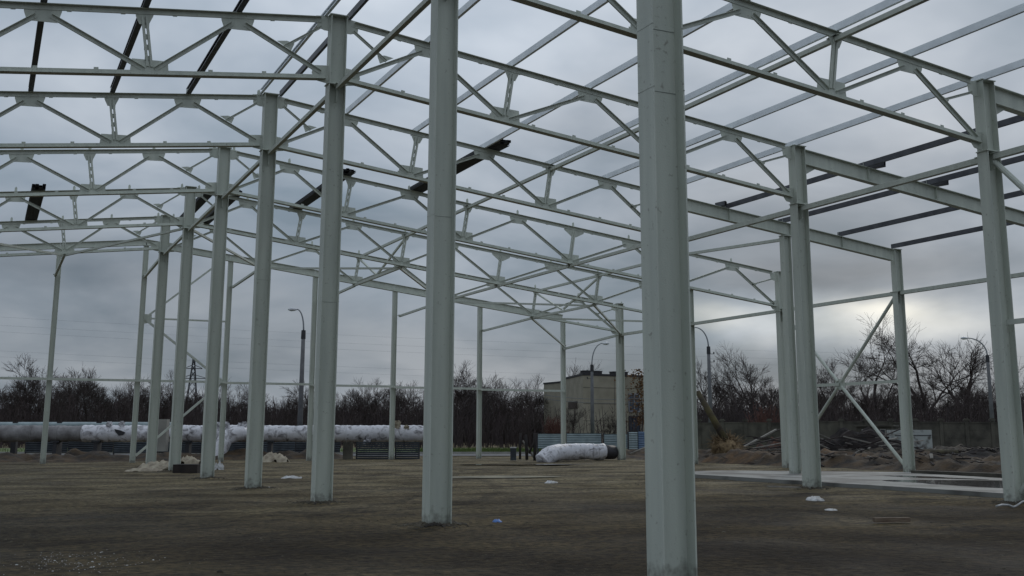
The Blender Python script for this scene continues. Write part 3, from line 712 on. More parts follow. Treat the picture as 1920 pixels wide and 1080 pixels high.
# clods of earth, thicker round the column feet
cl = MB(); rnd = random.Random(3)
def clod(x, y, s_, z=0):
    a = rnd.uniform(0, 6.28); vs = []
    for (dx, dy, dz) in ((1, 0, 0), (0, 1, 0), (-1, 0, 0), (0, -1, 0), (0, 0, 1), (.6, .6, .55), (-.6, .5, .5), (-.5, -.6, .6), (.6, -.5, .5)):
        k_ = s_*rnd.uniform(.6, 1.2); X, Y = dx*cos(a)-dy*sin(a), dx*sin(a)+dy*cos(a)
        vs.append((x+X*k_, y+Y*k_, z+dz*k_*.7-.2*s_))
    cl.add(vs, [(0, 5, 8), (0, 1, 5), (1, 6, 5), (1, 2, 6), (2, 7, 6), (2, 3, 7), (3, 8, 7), (3, 0, 8), (5, 6, 4), (6, 7, 4), (7, 8, 4), (8, 5, 4)])
for n in range(7):
    for cx_ in (0, XS[6]) if n < 4 else (0,):
        for k in range(260):
            t = rnd.uniform(0, 2*pi); rr = abs(rnd.gauss(0, .30))-.08
            x = cx_+cos(t)*(.26+rr)-(.4 if n == 0 and cx_ == 0 else 0); y = YS[n]+sin(t)*(.22+rr)-(.64 if n == 0 and cx_ == 0 else .22 if n == 1 and cx_ == 0 else 0)
            clod(x, y, rnd.uniform(.015, .075)*max(.35, 1.2-rr*1.4), gheight(x, y))
for k in range(15000):
    d = 4+rnd.random()**1.5*44; u = rnd.uniform(-60, 1980); p = gp(u, d)
    if 15.5 < p.x < 24.8: continue
    if mnoise.noise(Vector((p.x*.35, p.y*.35, 7))) < -.05+.2*rnd.random(): continue
    clod(p.x, p.y, rnd.uniform(.005, .026)*(1 if rnd.random() > .03 else 2.4), gheight(p.x, p.y))
tag(cl.build('earth_clods', mat('clod_earth', (.020, .016, .012), .95, 0, (.095, .08, .055), 1.3)), 'loose clods of dark earth over the floor', 'clods', kind='stuff')

# ------------------------------------------------------------------ litter
def rag(name, u, v, L_, D_, h_, m, label, cat='rag', seed=1, group=None, rz=0.0):
    g = CAM.z*FPX/(v-807.0); p = at(u, v, g*1.0)
    t = CAM.z/(CAM.z-p.z) if p.z < CAM.z else 1; p = CAM+(p-CAM)*t
    m_ = MB(); n = 16; 
    for j in range(n+1):
        for i in range(n+1):
            a, b_ = i/n*2-1, j/n*2-1
            r_ = sqrt(a*a+b_*b_)
            wob = 1+.35*mnoise.noise(Vector((a*1.7+seed, b_*1.7, seed*3)))
            k_ = max(0, 1-(r_*wob)**2)
            z = h_*k_**.6*(.7+.9*abs(mnoise.noise(Vector((a*3.3+seed*5, b_*3.3, 1))))) if k_ > 0 else -.03
            sx = .5+.5*mnoise.noise(Vector((b_*2, seed, 0)))
            m_.v.append((a*L_/2*(1+.3*sx*(-1 if seed % 2 else 1)*b_), b_*D_/2*wob, z+.0))
    m_.f = [(j*(n+1)+i, j*(n+1)+i+1, (j+1)*(n+1)+i+1, (j+1)*(n+1)+i) for j in range(n) for i in range(n)]
    o = m_.build(name, m, smooth=True); o.location = (p.x, p.y, gheight(p.x, p.y)-.005); o.rotation_euler = (0, 0, -YAW+rz)
    return tag(o, label, cat, group)
rag('cloth_heap', 300, 879, 1.75, 1.0, .34, RAG, 'cream cloth heap against the sixth middle-row column', seed=1)
rag('cloth_heap', 352, 872, 1.2, .9, .44, RAG, 'cream cloth draped on a dark box between two middle-row columns', seed=2)
rag('cloth_strip', 268, 884, 1.6, .6, .14, RAG, 'flat cream cloth strip left of the cloth heap', seed=3)
rag('cloth_heap', 512, 866, 1.6, 1.1, .42, RAG, 'rounded cream cloth mound near the end wall', seed=4)
rag('plastic_scrap', 546, 896, .75, .6, .08, RAGW, 'flat white plastic scrap left of the third column', 'litter', seed=5)
rag('plastic_scrap', 1033, 906, .42, .4, .07, RAGW, 'small white scrap lying mid floor between two near columns', 'litter', seed=6)
rag('paper_scrap', 410, 880, .45, .4, .3, RAGW, 'white upright lump beside the fifth middle-row column', 'litter', seed=7)
rag('blue_bag', 932, 981, .17, .17, .055, BLUE, 'small crumpled blue bag on the dark floor', 'litter', seed=8)
rag('plastic_scrap', 1527, 938, .42, .5, .10, RAGW, 'crumpled white scrap in front of the slab-edge column', 'litter', seed=9)
rag('plastic_scrap', 1558, 956, .26, .3, .04, RAGW, 'thin white strip nearer than the crumpled scrap', 'litter', seed=10)
rag('plastic_scrap', 1435, 888, .5, .4, .10, RAGW, 'small pale scrap on the near end of the slab', 'litter', seed=12)
rag('cloth_strip', 505, 915, .16, .2, .03, RAGW, 'tiny white scrap at the foot of the fourth column', 'litter', seed=13)
MB_ = MB().box((0, 0, .18), (.95, .8, .36)); o = MB_.build('dark_box', WOODD); p = gp(357, 44); o.location = (p.x, p.y, -.02); o.rotation_euler = (0, 0, -YAW)
tag(o, 'low dark box under the cream cloth', 'box')
# lime specks front left
lm_ = MB(); rnd = random.Random(9)
for k in range(230):
    u = rnd.gauss(170, 75) if k % 3 else rnd.gauss(110, 40); v = rnd.gauss(1058, 10) if k % 4 else rnd.gauss(1045, 7)
    if v < 1030: continue
    g = CAM.z*FPX/(v-807.0); p = CAM+(at(u, v, g)-CAM); t = CAM.z/(CAM.z-p.z); p = CAM+(p-CAM)*t
    s_ = rnd.uniform(.003, .009)*(1 if rnd.random() > .08 else 2.6)
    a = rnd.uniform(0, 3); q = [(p.x+cos(a+j*pi/2.5)*s_*rnd.uniform(.6, 1.6), p.y+sin(a+j*pi/2.5)*s_*rnd.uniform(.6, 1.6)) for j in range(5)]
    b0 = len(lm_.v); z0 = gheight(p.x, p.y)+.012
    lm_.v += [(x, y, z0) for x, y in q]+[(p.x, p.y, z0+s_*.5)]; lm_.f += [(b0+j, b0+(j+1) % 5, b0+5) for j in range(5)]
tag(lm_.build('lime_specks', RAGW), 'scatter of white lime specks in the front left corner', 'specks', kind='stuff')
p = at(1672, 980, CAM.z*FPX/(980-807.0)); p = CAM+(p-CAM)*(CAM.z/(CAM.z-p.z))
r = MB().box((0, 0, .04), (.66, .12, .075)); o = r.build('wood_offcut', WOOD, loc=(p.x, p.y, 0.01)); o.rotation_euler = (0, 0, -YAW+.12); tag(o, 'short brown timber offcut lying on the floor, front right', 'timber')
cb = MB(); p0 = at(1868, 953, CAM.z*FPX/(953-807.0)); p0 = CAM+(p0-CAM)*(CAM.z/(CAM.z-p0.z))
pts = [Vector((p0.x, p0.y, .02))+RT*s_+HEAD*(.12*sin(s_*3))+Vector((0, 0, h_)) for s_, h_ in ((0, .02), (.15, .05), (.3, .04), (.42, .0), (.5, .03), (.62, .11), (.75, .13), (.9, .12), (1.1, .02))]
tag(cb.tube(pts, .022, 8).build('white_hose', RAGW, smooth=True), 'white bent hose lying by the far right column', 'hose')

# ------------------------------------------------------------------ pipeline on the left
D0 = 70.0
PZ = 1.45
def pl(u, d=66.0, z=PZ): q = gp(u, d); return Vector((q.x, q.y, z))
root = empty('pipeline', gp(400, 66, 0), 'fat white-wrapped pipeline on low supports across the left background', 'pipeline')
RL = root.location
def seg(u0, u1, rad, m, name, d0=66.0, d1=66.0, lump=.06, z=PZ, k=None, vis=1):
    k = k or max(6, int(abs(u1-u0)/4)); m_ = MB()
    pts = [pl(u0+(u1-u0)*i/k, d0+(d1-d0)*i/k, z) - RL for i in range(k+1)]
    m_.tube(pts, [rad*(1+.03*sin(i*2.3)) for i in range(k+1)], 18, lump=lump)
    return m_.build(name, m, root, smooth=True)
seg(-120, 62, .47, WRAPD, 'bare_insulation'); seg(62, 158, .46, WRAPD, 'bare_insulation')
seg(157, 470, .48, WRAP, 'white_wrapping', lump=.09); seg(469, 575, .47, WRAP, 'white_wrapping', lump=.1)
seg(574, 800, .48, WRAP, 'white_wrapping', lump=.07)
for u in (62, 110, 185, 248, 350, 505, 583, 650, 735):
    m_ = MB(); a = pl(u)-RL; b_ = pl(u+1.6)-RL; m_.tube([a, b_], .495, 18); m_.build('wrap_band', WRAPD if u < 160 else WRAP, root, smooth=True)
m_ = MB(); c = pl(223, 65.6)-RL+Vector((0, 0, .08)); 
m_.v = [c+RT*a+Vector((0, 0, b_))-HEAD*.1 for a, b_ in ((-.25, .18), (.15, .1), (.42, -.02), (.3, -.16), (.05, -.2), (-.15, 0))]; m_.v = [tuple(x) for x in m_.v]; m_.f = [(0, 1, 2, 3, 4, 5)]
m_.build('torn_hole', WRAPN, root)
for u in (108, 184, 355, 508, 592): 
    m_ = MB(); a = gp(u, 66)-RL; m_.box(a+Vector((0, 0, .45)), (.22, .5, 1.1), -YAW); m_.box(a+Vector((0, 0, .99)), (.5, .6, .10), -YAW); m_.build('support', IRON, root)
# torn flaps
rnd = random.Random(5)
for (u, v, s_) in ((412, 800, .30), (424, 797, .22), (440, 806, .22), (452, 800, .25), (458, 796, .2), (410, 812, .2), (744, 796, .26), (762, 802, .18), (228, 795, .2), (205, 796, .2), (690, 824, .2), (684, 829, .12)):
    q = at(u, v, 65.6)-RL; m_ = MB(); n = 6
    for j in range(n+1):
        for i in range(n+1):
            a, b_ = i/n-.5, j/n-.5
            m_.v.append(tuple(q+RT*a*s_*1.8+Vector((0, 0, b_*s_*1.8))-HEAD*(.25*s_*mnoise.noise(Vector((a*4+u, b_*4, v)))*4) + RT*.2*s_*mnoise.noise(Vector((b_*5, u, 1)))))
    m_.f = [(j*(n+1)+i, j*(n+1)+i+1, (j+1)*(n+1)+i+1, (j+1)*(n+1)+i) for j in range(n) for i in range(n) if (i-n/2+.5)**2+(j-n/2+.5)**2 < 10]
    m_.build('torn_flap', RAG if u in (744, 762) else WRAP, root, smooth=True)
# branch bending down beside the second end-wall post
m_ = MB(); pts = []
for i in range(13):
    t = i/12
    q = pl(455-45*t*t**.3, 65.6-1.2*t, PZ) if t < .5 else pl(425-18*(t-.5)*2, 65.0-1.0*(t-.5), PZ)
    pts.append(q-RL+Vector((0, 0, -(0 if t < .35 else ((t-.35)/.65)**1.4*1.6))))
m_.tube(pts, .42, 14, lump=.08); m_.build('branch_pipe', WRAP, root, smooth=True)
# second, thinner pipe behind
r2 = empty('rear_pipe', gp(120, 68, 0), 'thin grey-green pipe running behind and above the fat one', 'pipeline')
m_ = MB(); m_.tube([pl(u, 68, 1.93)-r2.location for u in (-120, 0, 100, 200, 320)], .20, 12); m_.build('pipe', TEAL, r2, smooth=True)
for u in (29, 112, 186): MB().box(gp(u, 68)-r2.location+Vector((0, 0, .98)), (.3, .3, 2.3), -YAW).build('bracket', IRON, r2)
# concrete post, dark panels below
def blk(u0, u1, v0, v1, d, m, name, label, cat, thick=.5, group=None, rz=0):
    a, b_ = at(u0, v0, d), at(u1, v0, d); wd = (b_-a).length; zt_ = a.z; zb_ = at(u0, v1, d).z
    c = (a+b_)/2; m_ = MB(); m_.box((0, 0, (zt_-max(zb_, -.05))/2), (wd, thick, zt_-max(zb_, -.05)))
    o = m_.build(name, m, loc=(c.x, c.y, max(zb_, -.05))); o.rotation_euler = (0, 0, -YAW+rz)
    return tag(o, label, cat, group)
blk(299, 316, 786, 846, 64, CONC, 'concrete_post', 'pale square concrete post in front of the pipeline', 'post', .5)
blk(645, 661, 829, 862, 65, CONCD, 'concrete_block', 'brownish block holding up the right half of the pipeline', 'block', .6)
def slatted(u0, u1, v0, v1, d, label):
    a, b_ = at(u0, v0, d), at(u1, v0, d); wd = (b_-a).length; h_ = a.z+.02; c = (a+b_)/2
    r = empty('slatted_panel', (c.x, c.y, 0), label, 'panel', 'dark slatted panels under the pipeline', -YAW)
    m_ = MB(); n = 9
    for i in range(n): m_.box((0, 0, h_*(i+.5)/n), (wd, .05+.02*(i % 2), h_/n-.02))
    m_.build('slats', NAVY, r); m_ = MB()
    for x in (-wd/2, wd/2): m_.box((x, .05, h_/2), (.08, .08, h_))
    m_.build('frame', IRON, r)
slatted(669, 729, 829, 862, 65, 'dark slatted panel under the pipeline left of an end-wall post')
slatted(742, 786, 829, 862, 65, 'dark slatted panel under the pipe end, right of the post')
# ribbed sheet fence behind the supports
def sheet_fence(us, d0, d1, z0, z1, mats, label, group=None, posts=True):
    a = gp(us[0], d0); r = empty('sheet_fence', a, label, 'fence', group)
    n = len(us)-1
    for k in range(n):
        t0, t1 = k/n, (k+1)/n
        p = gp(us[k], d0+(d1-d0)*t0)-a; q = gp(us[k+1], d0+(d1-d0)*t1)-a
        dd = (q-p).normalized(); nr = Vector((dd.y, -dd.x, 0)); m_ = MB(); rows = int((z1-z0)/.055)
        p2, q2 = p+dd*.03, q-dd*.03
        for i in range(rows+1):
            z = z0+(z1-z0)*i/rows; of = .018*(1 if i % 2 else -1)
            m_.v += [tuple(p2+nr*of+Vector((0, 0, z+.03*sin(k*2.1)))), tuple(q2+nr*of+Vector((0, 0, z+.03*sin(k*1.3))))]
        m_.f = [(2*i, 2*i+1, 2*i+3, 2*i+2) for i in range(rows)]
        m_.build('ribbed_sheet', mats[k % len(mats)], r)
        if posts: MB().box(p+nr*-.08+Vector((0, 0, (z1+.05)/2)), (.09, .09, z1+.05)).build('fence_post', IRON, r)
    return r
sheet_fence([50, 130, 215, 300, 385, 470, 555, 640], 71, 71, .25, 1.25, [NAVY, NAVY, mat('dull_blue_sheet', (.028, .036, .048), .6, .1, (.06, .075, .09), 2)], 'low ribbed dark blue sheet fence seen beneath the pipeline')
# thick pipe stub on the right of the end wall
e0 = pl(1015, 61.5, 0); root2 = empty('pipe_stub', e0, 'thick white-wrapped pipe elbow lying at the end wall, black pipe end', 'pipe')
m_ = MB(); pts = [];
P = [at(1016, 866, 59.5), at(1024, 858, 59.7), at(1036, 851, 60.2), at(1055, 848, 61), at(1080, 847, 61.6), at(1105, 847, 62), at(1131, 847, 62.4)]
for i in range(len(P)-1):
    for t in (0, .25, .5, .75):
        p1, p2 = P[i], P[i+1]; p0_ = P[max(0, i-1)]; p3 = P[min(len(P)-1, i+2)]
        pts.append(.5*((2*p1)+(-p0_+p2)*t+(2*p0_-5*p1+4*p2-p3)*t*t+(-p0_+3*p1-3*p2+p3)*t**3)-e0)
pts.append(P[-1]-e0)
m_.tube(pts, [.44+.012*sin(i*2.9) for i in range(len(pts))], 22, lump=.15); m_.build('white_wrapping', WRAP, root2, smooth=True)
m_ = MB(); m_.tube([at(1129, 848, 62.4)-e0, at(1150, 848, 63)-e0], .38, 20); m_.build('bare_pipe', WRAPN, root2, smooth=True)
for u in (1060, 1078, 1096, 1112):
    q = at(u, 847, 61.6+(u-1080)*.013)-e0; m_ = MB(); m_.tube([q, q+RT*.04], .455, 20); m_.build('wrap_band', WRAP, root2, smooth=True)
# sheet fence behind the stub
sheet_fence([1008, 1062, 1128], 75, 74, .45, 1.42, [TEAL], 'pale teal ribbed sheet fence behind the pipe stub')
sheet_fence([1132, 1180], 74, 73.5, .45, 1.40, [TEAL], 'short teal sheet between two dark posts behind the pipe stub')
sheet_fence([1178, 1196, 1235], 73, 73, .3, 1.52, [TEAL, BLUEM], 'bright blue ribbed sheet end beside the nearest column')
def pole(p, q, r0, r1, m, name, label, cat, n=8, group=None):
    a = Vector(p); m_ = MB(); m_.tube([Vector((0, 0, 0)), (Vector(q)-a)*.5+Vector((.01, .02, 0)), Vector(q)-a], [r0, (r0+r1)/2, r1], n)
    return tag(m_.build(name, m, loc=a, smooth=True), label, cat, group)
for i, (u0, v0, u1, v1, rr, m, lb) in enumerate([(1003, 863, 1003, 812, .10, WOODD, 'dark upright timber prop left of the pipe elbow'), (975, 861, 976, 812, .07, WOODD, 'thin dark upright stake left of the timber props'), (1004, 862, 980, 826, .055, WOODG, 'pale slanting board leaning beside the pipe elbow'), (992, 850, 1008, 812, .06, WOODD, 'dark slanting strut crossing the props'), (988, 862, 986, 815, .09, WOODD, 'dark square stake between the props'), (1182, 851, 1212, 838, .05, WOODG, 'grey plank sloping up behind the nearest column')]):
    p = at(u0, v0, 61); p.z = max(p.z, -.05); q = at(u1, v1, 61.3)
    pole(p, q, rr, rr*.9, m, 'timber_prop', lb, 'timber')
b = blk(957, 968, 840, 863, 61, NAVY, 'short_post', 'short blue-grey post with a white top near the end wall', 'post', .32)
MB().box((0, 0, 1.62-33*61/FPX+.66*0), (.34, .34, .05)).build('cap', RAGW, b).location = (0, 0, .02)

# road and verge seen through the gap
def strip(name, d0, d1, z, m, label, cat, u0=-300, u1=2300, dr=0.0, kind='structure'):
    a, b_, c, d_ = gp(u0, d0), gp(u1, d0), gp(u1, d1), gp(u0, d1)
    m_ = MB(); n = 30
    for i in range(n+1):
        t = i/n; p, q = a.lerp(b_, t), d_.lerp(c, t); m_.v += [(p.x, p.y, z), (q.x, q.y, z)]
    m_.f = [(2*i, 2*i+2, 2*i+3, 2*i+1) for i in range(n)]
    return tag(m_.build(name, m), label, cat, kind=kind)
strip('road', 72.5, 79, .03, ROAD, 'narrow asphalt lane beyond the end wall', 'road')
k_ = MB(); a, b_ = gp(-300, 79.1), gp(2300, 79.1); k_.bar(a+Vector((0, 0, .08)), b_+Vector((0, 0, .08)), .16, .16); tag(k_.build('kerb', CONC), 'pale kerb along the lane', 'kerb', kind='structure')
strip('grass_verge', 79.3, 103, .05, GRASS, 'green grass verge behind the lane', 'grass')
gr = MB(); rnd = random.Random(2)
for k in range(9000):
    p = gp(rnd.uniform(780, 1030) if k % 3 else rnd.uniform(-40, 1960), rnd.uniform(79.5, 96)); a = rnd.uniform(0, 3.1); h_ = rnd.uniform(.08, .32); w2 = .03
    gr.add([(p.x-cos(a)*w2, p.y-sin(a)*w2, .03), (p.x+cos(a)*w2, p.y+sin(a)*w2, .03), (p.x+rnd.uniform(-.1, .1), p.y+rnd.uniform(-.1, .1), h_)], [(0, 1, 2)])
tag(gr.build('grass_tufts', GRASS), 'grass tufts on the verge', 'grass', kind='stuff')

# ------------------------------------------------------------------ pale block building
def building():
    p_c = gp(1094, 126); p_l = gp(1057, 137); p_r = gp(1262, 133); zt_ = 7.75
    p_l2 = p_l + (gp(1262, 160)-gp(1225, 149))*0
    o0 = p_c
    r = empty('block_building', o0, 'pale tiled block building with dark roof vents behind the fence', 'building')
    A, Bp, Cc = p_l-o0, Vector((0, 0, 0)), p_r-o0
    back = A+(Cc-Bp)
    m_ = MB(); ridge = zt_
    m_.plate_h([(A.x, A.y), (Bp.x, Bp.y), (Cc.x, Cc.y), (back.x, back.y)], -.1, zt_)
    m_.build('wall', TILE, r)
    rf = MB(); cen = (A+Bp+Cc+back)/4
    poly = [cen+(q-cen)*1.012 for q in (A, Bp, Cc, back)]
    rf.plate_h([(q.x, q.y) for q in poly], zt_+.004, zt_+.22); rfo = rf.build('roof', TAR, r)
    fd = (Cc-Bp).normalized(); fn = Vector((fd.y, -fd.x, 0))
    for u in (1122, 1143, 1176, 1192):
        t = ((u-1094)/(1262-1094)); q = Bp.lerp(Cc, t*1.0)-fn*2.5
        vm = MB(); vm.box(q+Vector((0, 0, zt_+.42)), (.85, .85, .40), atan2(fd.y, fd.x)); vm.box(q+Vector((0, 0, zt_+.66)), (.95, .95, .07), atan2(fd.y, fd.x)); vm.build('roof_vent', TAR, r)
    def win(u0, u1, v0, v1, panes, m, name='window', dd=127.5):
        a, b_ = at(u0, v0, dd), at(u1, v1, dd); t0, t1 = (u0-1094)/(1262-1094), (u1-1094)/(1262-1094)
        pa, pb = Bp.lerp(Cc, t0), Bp.lerp(Cc, t1); za, zb_ = at(u0, v0, 127).z, at(u0, v1, 127).z
        fr = MB(); th = .16
        for (x0, x1, z0, z1) in ((0, 1, zb_, zb_+th), (0, 1, za-th, za)):
            fr.prof(pa.lerp(pb, x0)+fn*.05, pa.lerp(pb, x1)+fn*.05, [(-.06, .08, z0, z1)])
        L_ = (pb-pa).length
        for t in [i/panes for i in range(panes+1)]:
            c = pa.lerp(pb, t)+fn*.05; fr.box(c+Vector((0, 0, (za+zb_)/2)), (.10, .13, za-zb_-2*th-.004), atan2(fd.y, fd.x))
        fo = fr.build(name, m, r)
        pn = MB(); pn.prof(pa+fn*.02, pb+fn*.02, [(-.006, .006, zb_+th, za-th)]); pn.build('pane', GLASS, fo)
    win(1177, 1197, 736, 772, 2, LAMPM); win(1177, 1197, 779, 810, 3, IRON)
    # window and door on the short left face
    ld = (Bp-A).normalized(); ln = Vector((ld.y, -ld.x, 0))
    for t0, t1, z0, z1 in ((.28, .72, 4.15, 4.95),):
        pa, pb = A.lerp(Bp, t0), A.lerp(Bp, t1)
        wo = MB(); wo.prof(pa+ln*.03, pb+ln*.03, [(-.05, .05, z0, z1)]); wo.build('window', mat('boarded_window', (.05, .035, .025), .8), r)
    sv = MB()
    for t in (.0, .5):
        pass
    for k, t in enumerate((.1, .34, .62, .8)):
        c = Bp.lerp(Cc, t)+fn*.004; sv.box(c+Vector((0, 0, zt_/2)), (.05, .02, zt_-.1), atan2(fd.y, fd.x))
    for z in (2.7, 4.6, 6.4):
        sv.prof(Bp+fn*.006, Cc+fn*.006, [(-.008, .006, z-.025, z+.025)])
    sv.build('wall_joints', CONCD, r)
    # low left wing
    a, b2 = gp(1020, 146)-o0, gp(1060, 140)-o0; n_ = (a-b2).normalized(); back2 = Vector((-n_.y, n_.x, 0))*-8
    if back2.dot(HEAD) < 0: back2 = -back2
    wg = MB(); wg.plate_h([(a.x, a.y), (b2.x, b2.y), ((b2+back2).x, (b2+back2).y), ((a+back2).x, (a+back2).y)], -.1, 7.55); wg.build('side_wing', TILE, r)
    wr = MB(); c4 = (a+b2+b2+back2+a+back2)/4
    wr.plate_h([((c4+(q-c4)*1.02).x, (c4+(q-c4)*1.02).y) for q in (a, b2, b2+back2, a+back2)], 7.555, 7.75); wr.build('wing_roof', TAR, r)
building()

# ------------------------------------------------------------------ lamp posts, pylon, wires
def lamp(u, vtop, vjoint, d, arm_du, label, dirn):
    base = gp(u, d); zj = at(u, vjoint, d).z; ztp = at(u, vtop, d).z
    r = empty('lamp_post', base, label, 'lamp post', 'street lamp posts behind the yard')
    m_ = MB(); m_.tube([(0, 0, -.1), (0, 0, zj*.5), (0, 0, zj)], [.21, .165, .13], 10); m_.build('concrete_pole', LAMPC, r, smooth=True)
    m_ = MB(); m_.tube([(0, 0, zj-.5), (0, 0, zj-.45), (0, 0, zj+.1)], [.16, .165, .15], 10); m_.build('clamp', IRON, r)
    L_ = arm_du/FPX*d; pts = []
    for i in range(13):
        t = i/12; ang = t*pi/2
        pts.append(RT*(L_*(1-cos(ang))**1.0) + Vector((0, 0, zj+(ztp-zj)*(sin(ang)**.9))))
    pts = [Vector((0, 0, zj))]+[p+Vector((0, 0, 0)) for p in pts[1:]]
    m_ = MB(); m_.tube(pts, [.06-.02*i/len(pts) for i in range(len(pts))], 8); m_.build('curved_arm', LAMPM, r, smooth=True)
    e = pts[-1]; s_ = 1 if L_ > 0 else -1
    m_ = MB(); m_.tube([e, e+RT*s_*.12+Vector((0, 0, -.01)), e+RT*s_*.4+Vector((0, 0, .0)), e+RT*s_*.62+Vector((0, 0, -.01))], [.05, .10, .14, .05], 8); m_.build('lamp_head', LAMPH, r, smooth=True)
    if dirn:
        for dz in (.5, 1.15): b_ = MB(); b_.bar((0, 0, zj-dz), RT*.45*dirn+Vector((0, 0, zj-dz)), .04, .04); b_.tube([RT*.42*dirn+Vector((0, 0, zj-dz)), RT*.42*dirn+Vector((0, 0, zj-dz+.16))], .05, 6); b_.build('insulator_bracket', IRON, r)
lamp(562, 580, 622, 78, -14, 'lamp post with arm curving left, between the third and fourth columns', 0)
lamp(1111, 644, 686, 101, 20, 'lamp post with arm curving right in front of the block building', -1)
lamp(1333, 614, 652, 90, -24, 'lamp post with long arm curving left, right of the nearest column', 1)
lamp(1862, 634, 668, 97, -34, 'lamp post with arm curving left, beside the far right column', -1)
def pylon():
    b0 = gp(356, 400); r = empty('pylon', b0, 'far lattice power pylon rising above the trees on the left', 'pylon')
    H_ = at(356, 673, 400).z; m_ = MB()
    def wz(z): return max(.35, 2.6*(1-z/H_)+.25)
    prev = None; zs = [0, 5, 9.5, 13.5, 17, 20, 22.5, 24.5, H_]
    for z in zs:
        h_ = wz(z)/1; ring = [Vector((sx*h_, sy*h_, z)) for sx, sy in ((-1, -1), (1, -1), (1, 1), (-1, 1))]
        if prev:
            for k in range(4):
                m_.bar(prev[k], ring[k], .22, .22); m_.bar(prev[k], ring[(k+1) % 4], .15, .15); m_.bar(ring[k], prev[(k+1) % 4], .15, .15)
        prev = ring
    m_.build('lattice_tower', IRON, r); a_ = MB()
    for z, l_ in ((20, 5.0), (23.5, 3.2)):
        for s_ in (-1, 1):
            a_.bar((0, 0, z), RT*s_*l_+Vector((0, 0, z-.1)), .25, .25); a_.bar((0, 0, z+1.4), RT*s_*l_+Vector((0, 0, z)), .18, .18)
    a_.build('cross_arms', IRON, r)
pylon()
WIRE = mat('wire', (.12, .13, .145), .6)
for k, (v0, v1) in enumerate(((604, 668), (616, 680), (653, 704), (664, 716), (588, 655))):
    a, b_ = at(-200, v0-6, 190), at(2150, v1+16, 230); a0 = a; m_ = MB(); pts = []
    for i in range(41):
        t = i/40; pts.append(a.lerp(b_, t)-a0+Vector((0, 0, -4*1.6*t*(1-t))))
    m_.tube(pts, .009, 4); tag(m_.build('power_line', WIRE, loc=a0), f'faint overhead wire across the sky, {["second", "third", "fourth", "lowest", "highest"][k]} from the top', 'wire', 'overhead wires')
m_ = MB(); a, b_ = at(560, 722, 78), at(-40, 770, 78)
l0, l1 = at(1111, 742, 101), at(1180, 741, 99)
for k, dv in enumerate((0, 7)):
    a, b_ = at(1022, 741+dv, 104), at(1240, 744+dv, 98); m_ = MB(); m_.tube([(a.lerp(b_, i/10)-a)+Vector((0, 0, -.3*4*i/10*(1-i/10))) for i in range(11)], .02, 4)
    tag(m_.build('street_cable', WIRE, loc=a), f'thin cable across the block building front, {"upper" if k == 0 else "lower"} one', 'wire')

# ------------------------------------------------------------------ concrete wall on the right
wa, wb = gp(1268, 84), gp(1960, 78)
r = empty('concrete_wall', wa, 'old precast concrete boundary wall with capped posts', 'wall')
d = (wb-wa); n = 15; dn = d.normalized(); nn_ = Vector((dn.y, -dn.x, 0)); rz = atan2(dn.y, dn.x)
rnd = random.Random(4)
for i in range(n):
    a, b_ = d*(i/n)+dn*.13, d*((i+1)/n)-dn*.13
    c = (a+b_)/2; L_ = (b_-a).length; top = 2.15+rnd.uniform(-.05, .05)
    m_ = MB(); m_.box(c+Vector((0, 0, top/2)), (L_, .10, top), rz); m_.box(c+Vector((0, 0, top+.05)), (L_, .16, .09), rz)
    for zz in (.55, 1.1, 1.65): m_.box(c+Vector((0, 0, zz))+nn_*.052, (L_, .012, .04), rz)
    m_.build('panel', CONCD, r)
for i in range(n+1):
    c = d*(i/n); m_ = MB(); m_.box(c+Vector((0, 0, 1.15)), (.24, .24, 2.3), rz); m_.box(c+Vector((0, 0, 2.36)), (.42, .36, .09), rz); m_.box(c+Vector((0, 0, 2.44)), (.26, .24, .07), rz); m_.build('post', CONCD, r)
# shed / hut
def hut():
    a = at(1606, 800, 72); p = gp(1606, 72); q = gp(1672, 71); h_ = a.z
    r = empty('site_hut', p, 'low grey hut with two dark window openings behind the cross brace', 'hut')
    L_ = (q-p).length; m_ = MB(); dd = (q-p).normalized(); fn = Vector((dd.y, -dd.x, 0)); rz_ = atan2(dd.y, dd.x)
    back = -fn*1.8
    m_.plate_h([(0, 0), ((q-p).x, (q-p).y), ((q-p+back).x, (q-p+back).y), (back.x, back.y)], -.05, h_); m_.build('wall', CONCD, r)
    rf = MB(); c = (q-p+back)/2; rf.box(c+Vector((0, 0, h_+.06)), (L_+.3, 2.1, .10), rz_); rf.build('roof', CONCD, r)
    for u in (1616, 1650):
        t0 = (u-1606)/66*L_; t1 = t0+11/66*L_
        f_ = MB(); f_.prof(dd*t0+fn*.02, dd*t1+fn*.02, [(-.03, .03, h_-.75, h_-.15)]); fo = f_.build('window', CONC, r)
        g_ = MB(); g_.prof(dd*(t0+.05)+fn*.05, dd*(t1-.05)+fn*.05, [(-.004, .006, h_-.70, h_-.20)]); g_.build('opening', IRON, fo)
hut()
o = blk(1669, 1739, 806, 846, 69, mat('peeling_white_sheet', (.36, .38, .36), .7, 0, (.07, .06, .05), 1.8, .3, 10, 8, (.55, .68)), 'metal_box', 'dented pale sheet-metal box behind the outer wall column', 'metal box', 1.4)
mm = MB(); mm.box((0, -.715, .95), (2.2, .02, .04)); mm.box((-.1, -.715, .55), (.04, .02, 1.0)); mm.build('seam', IRON, o)
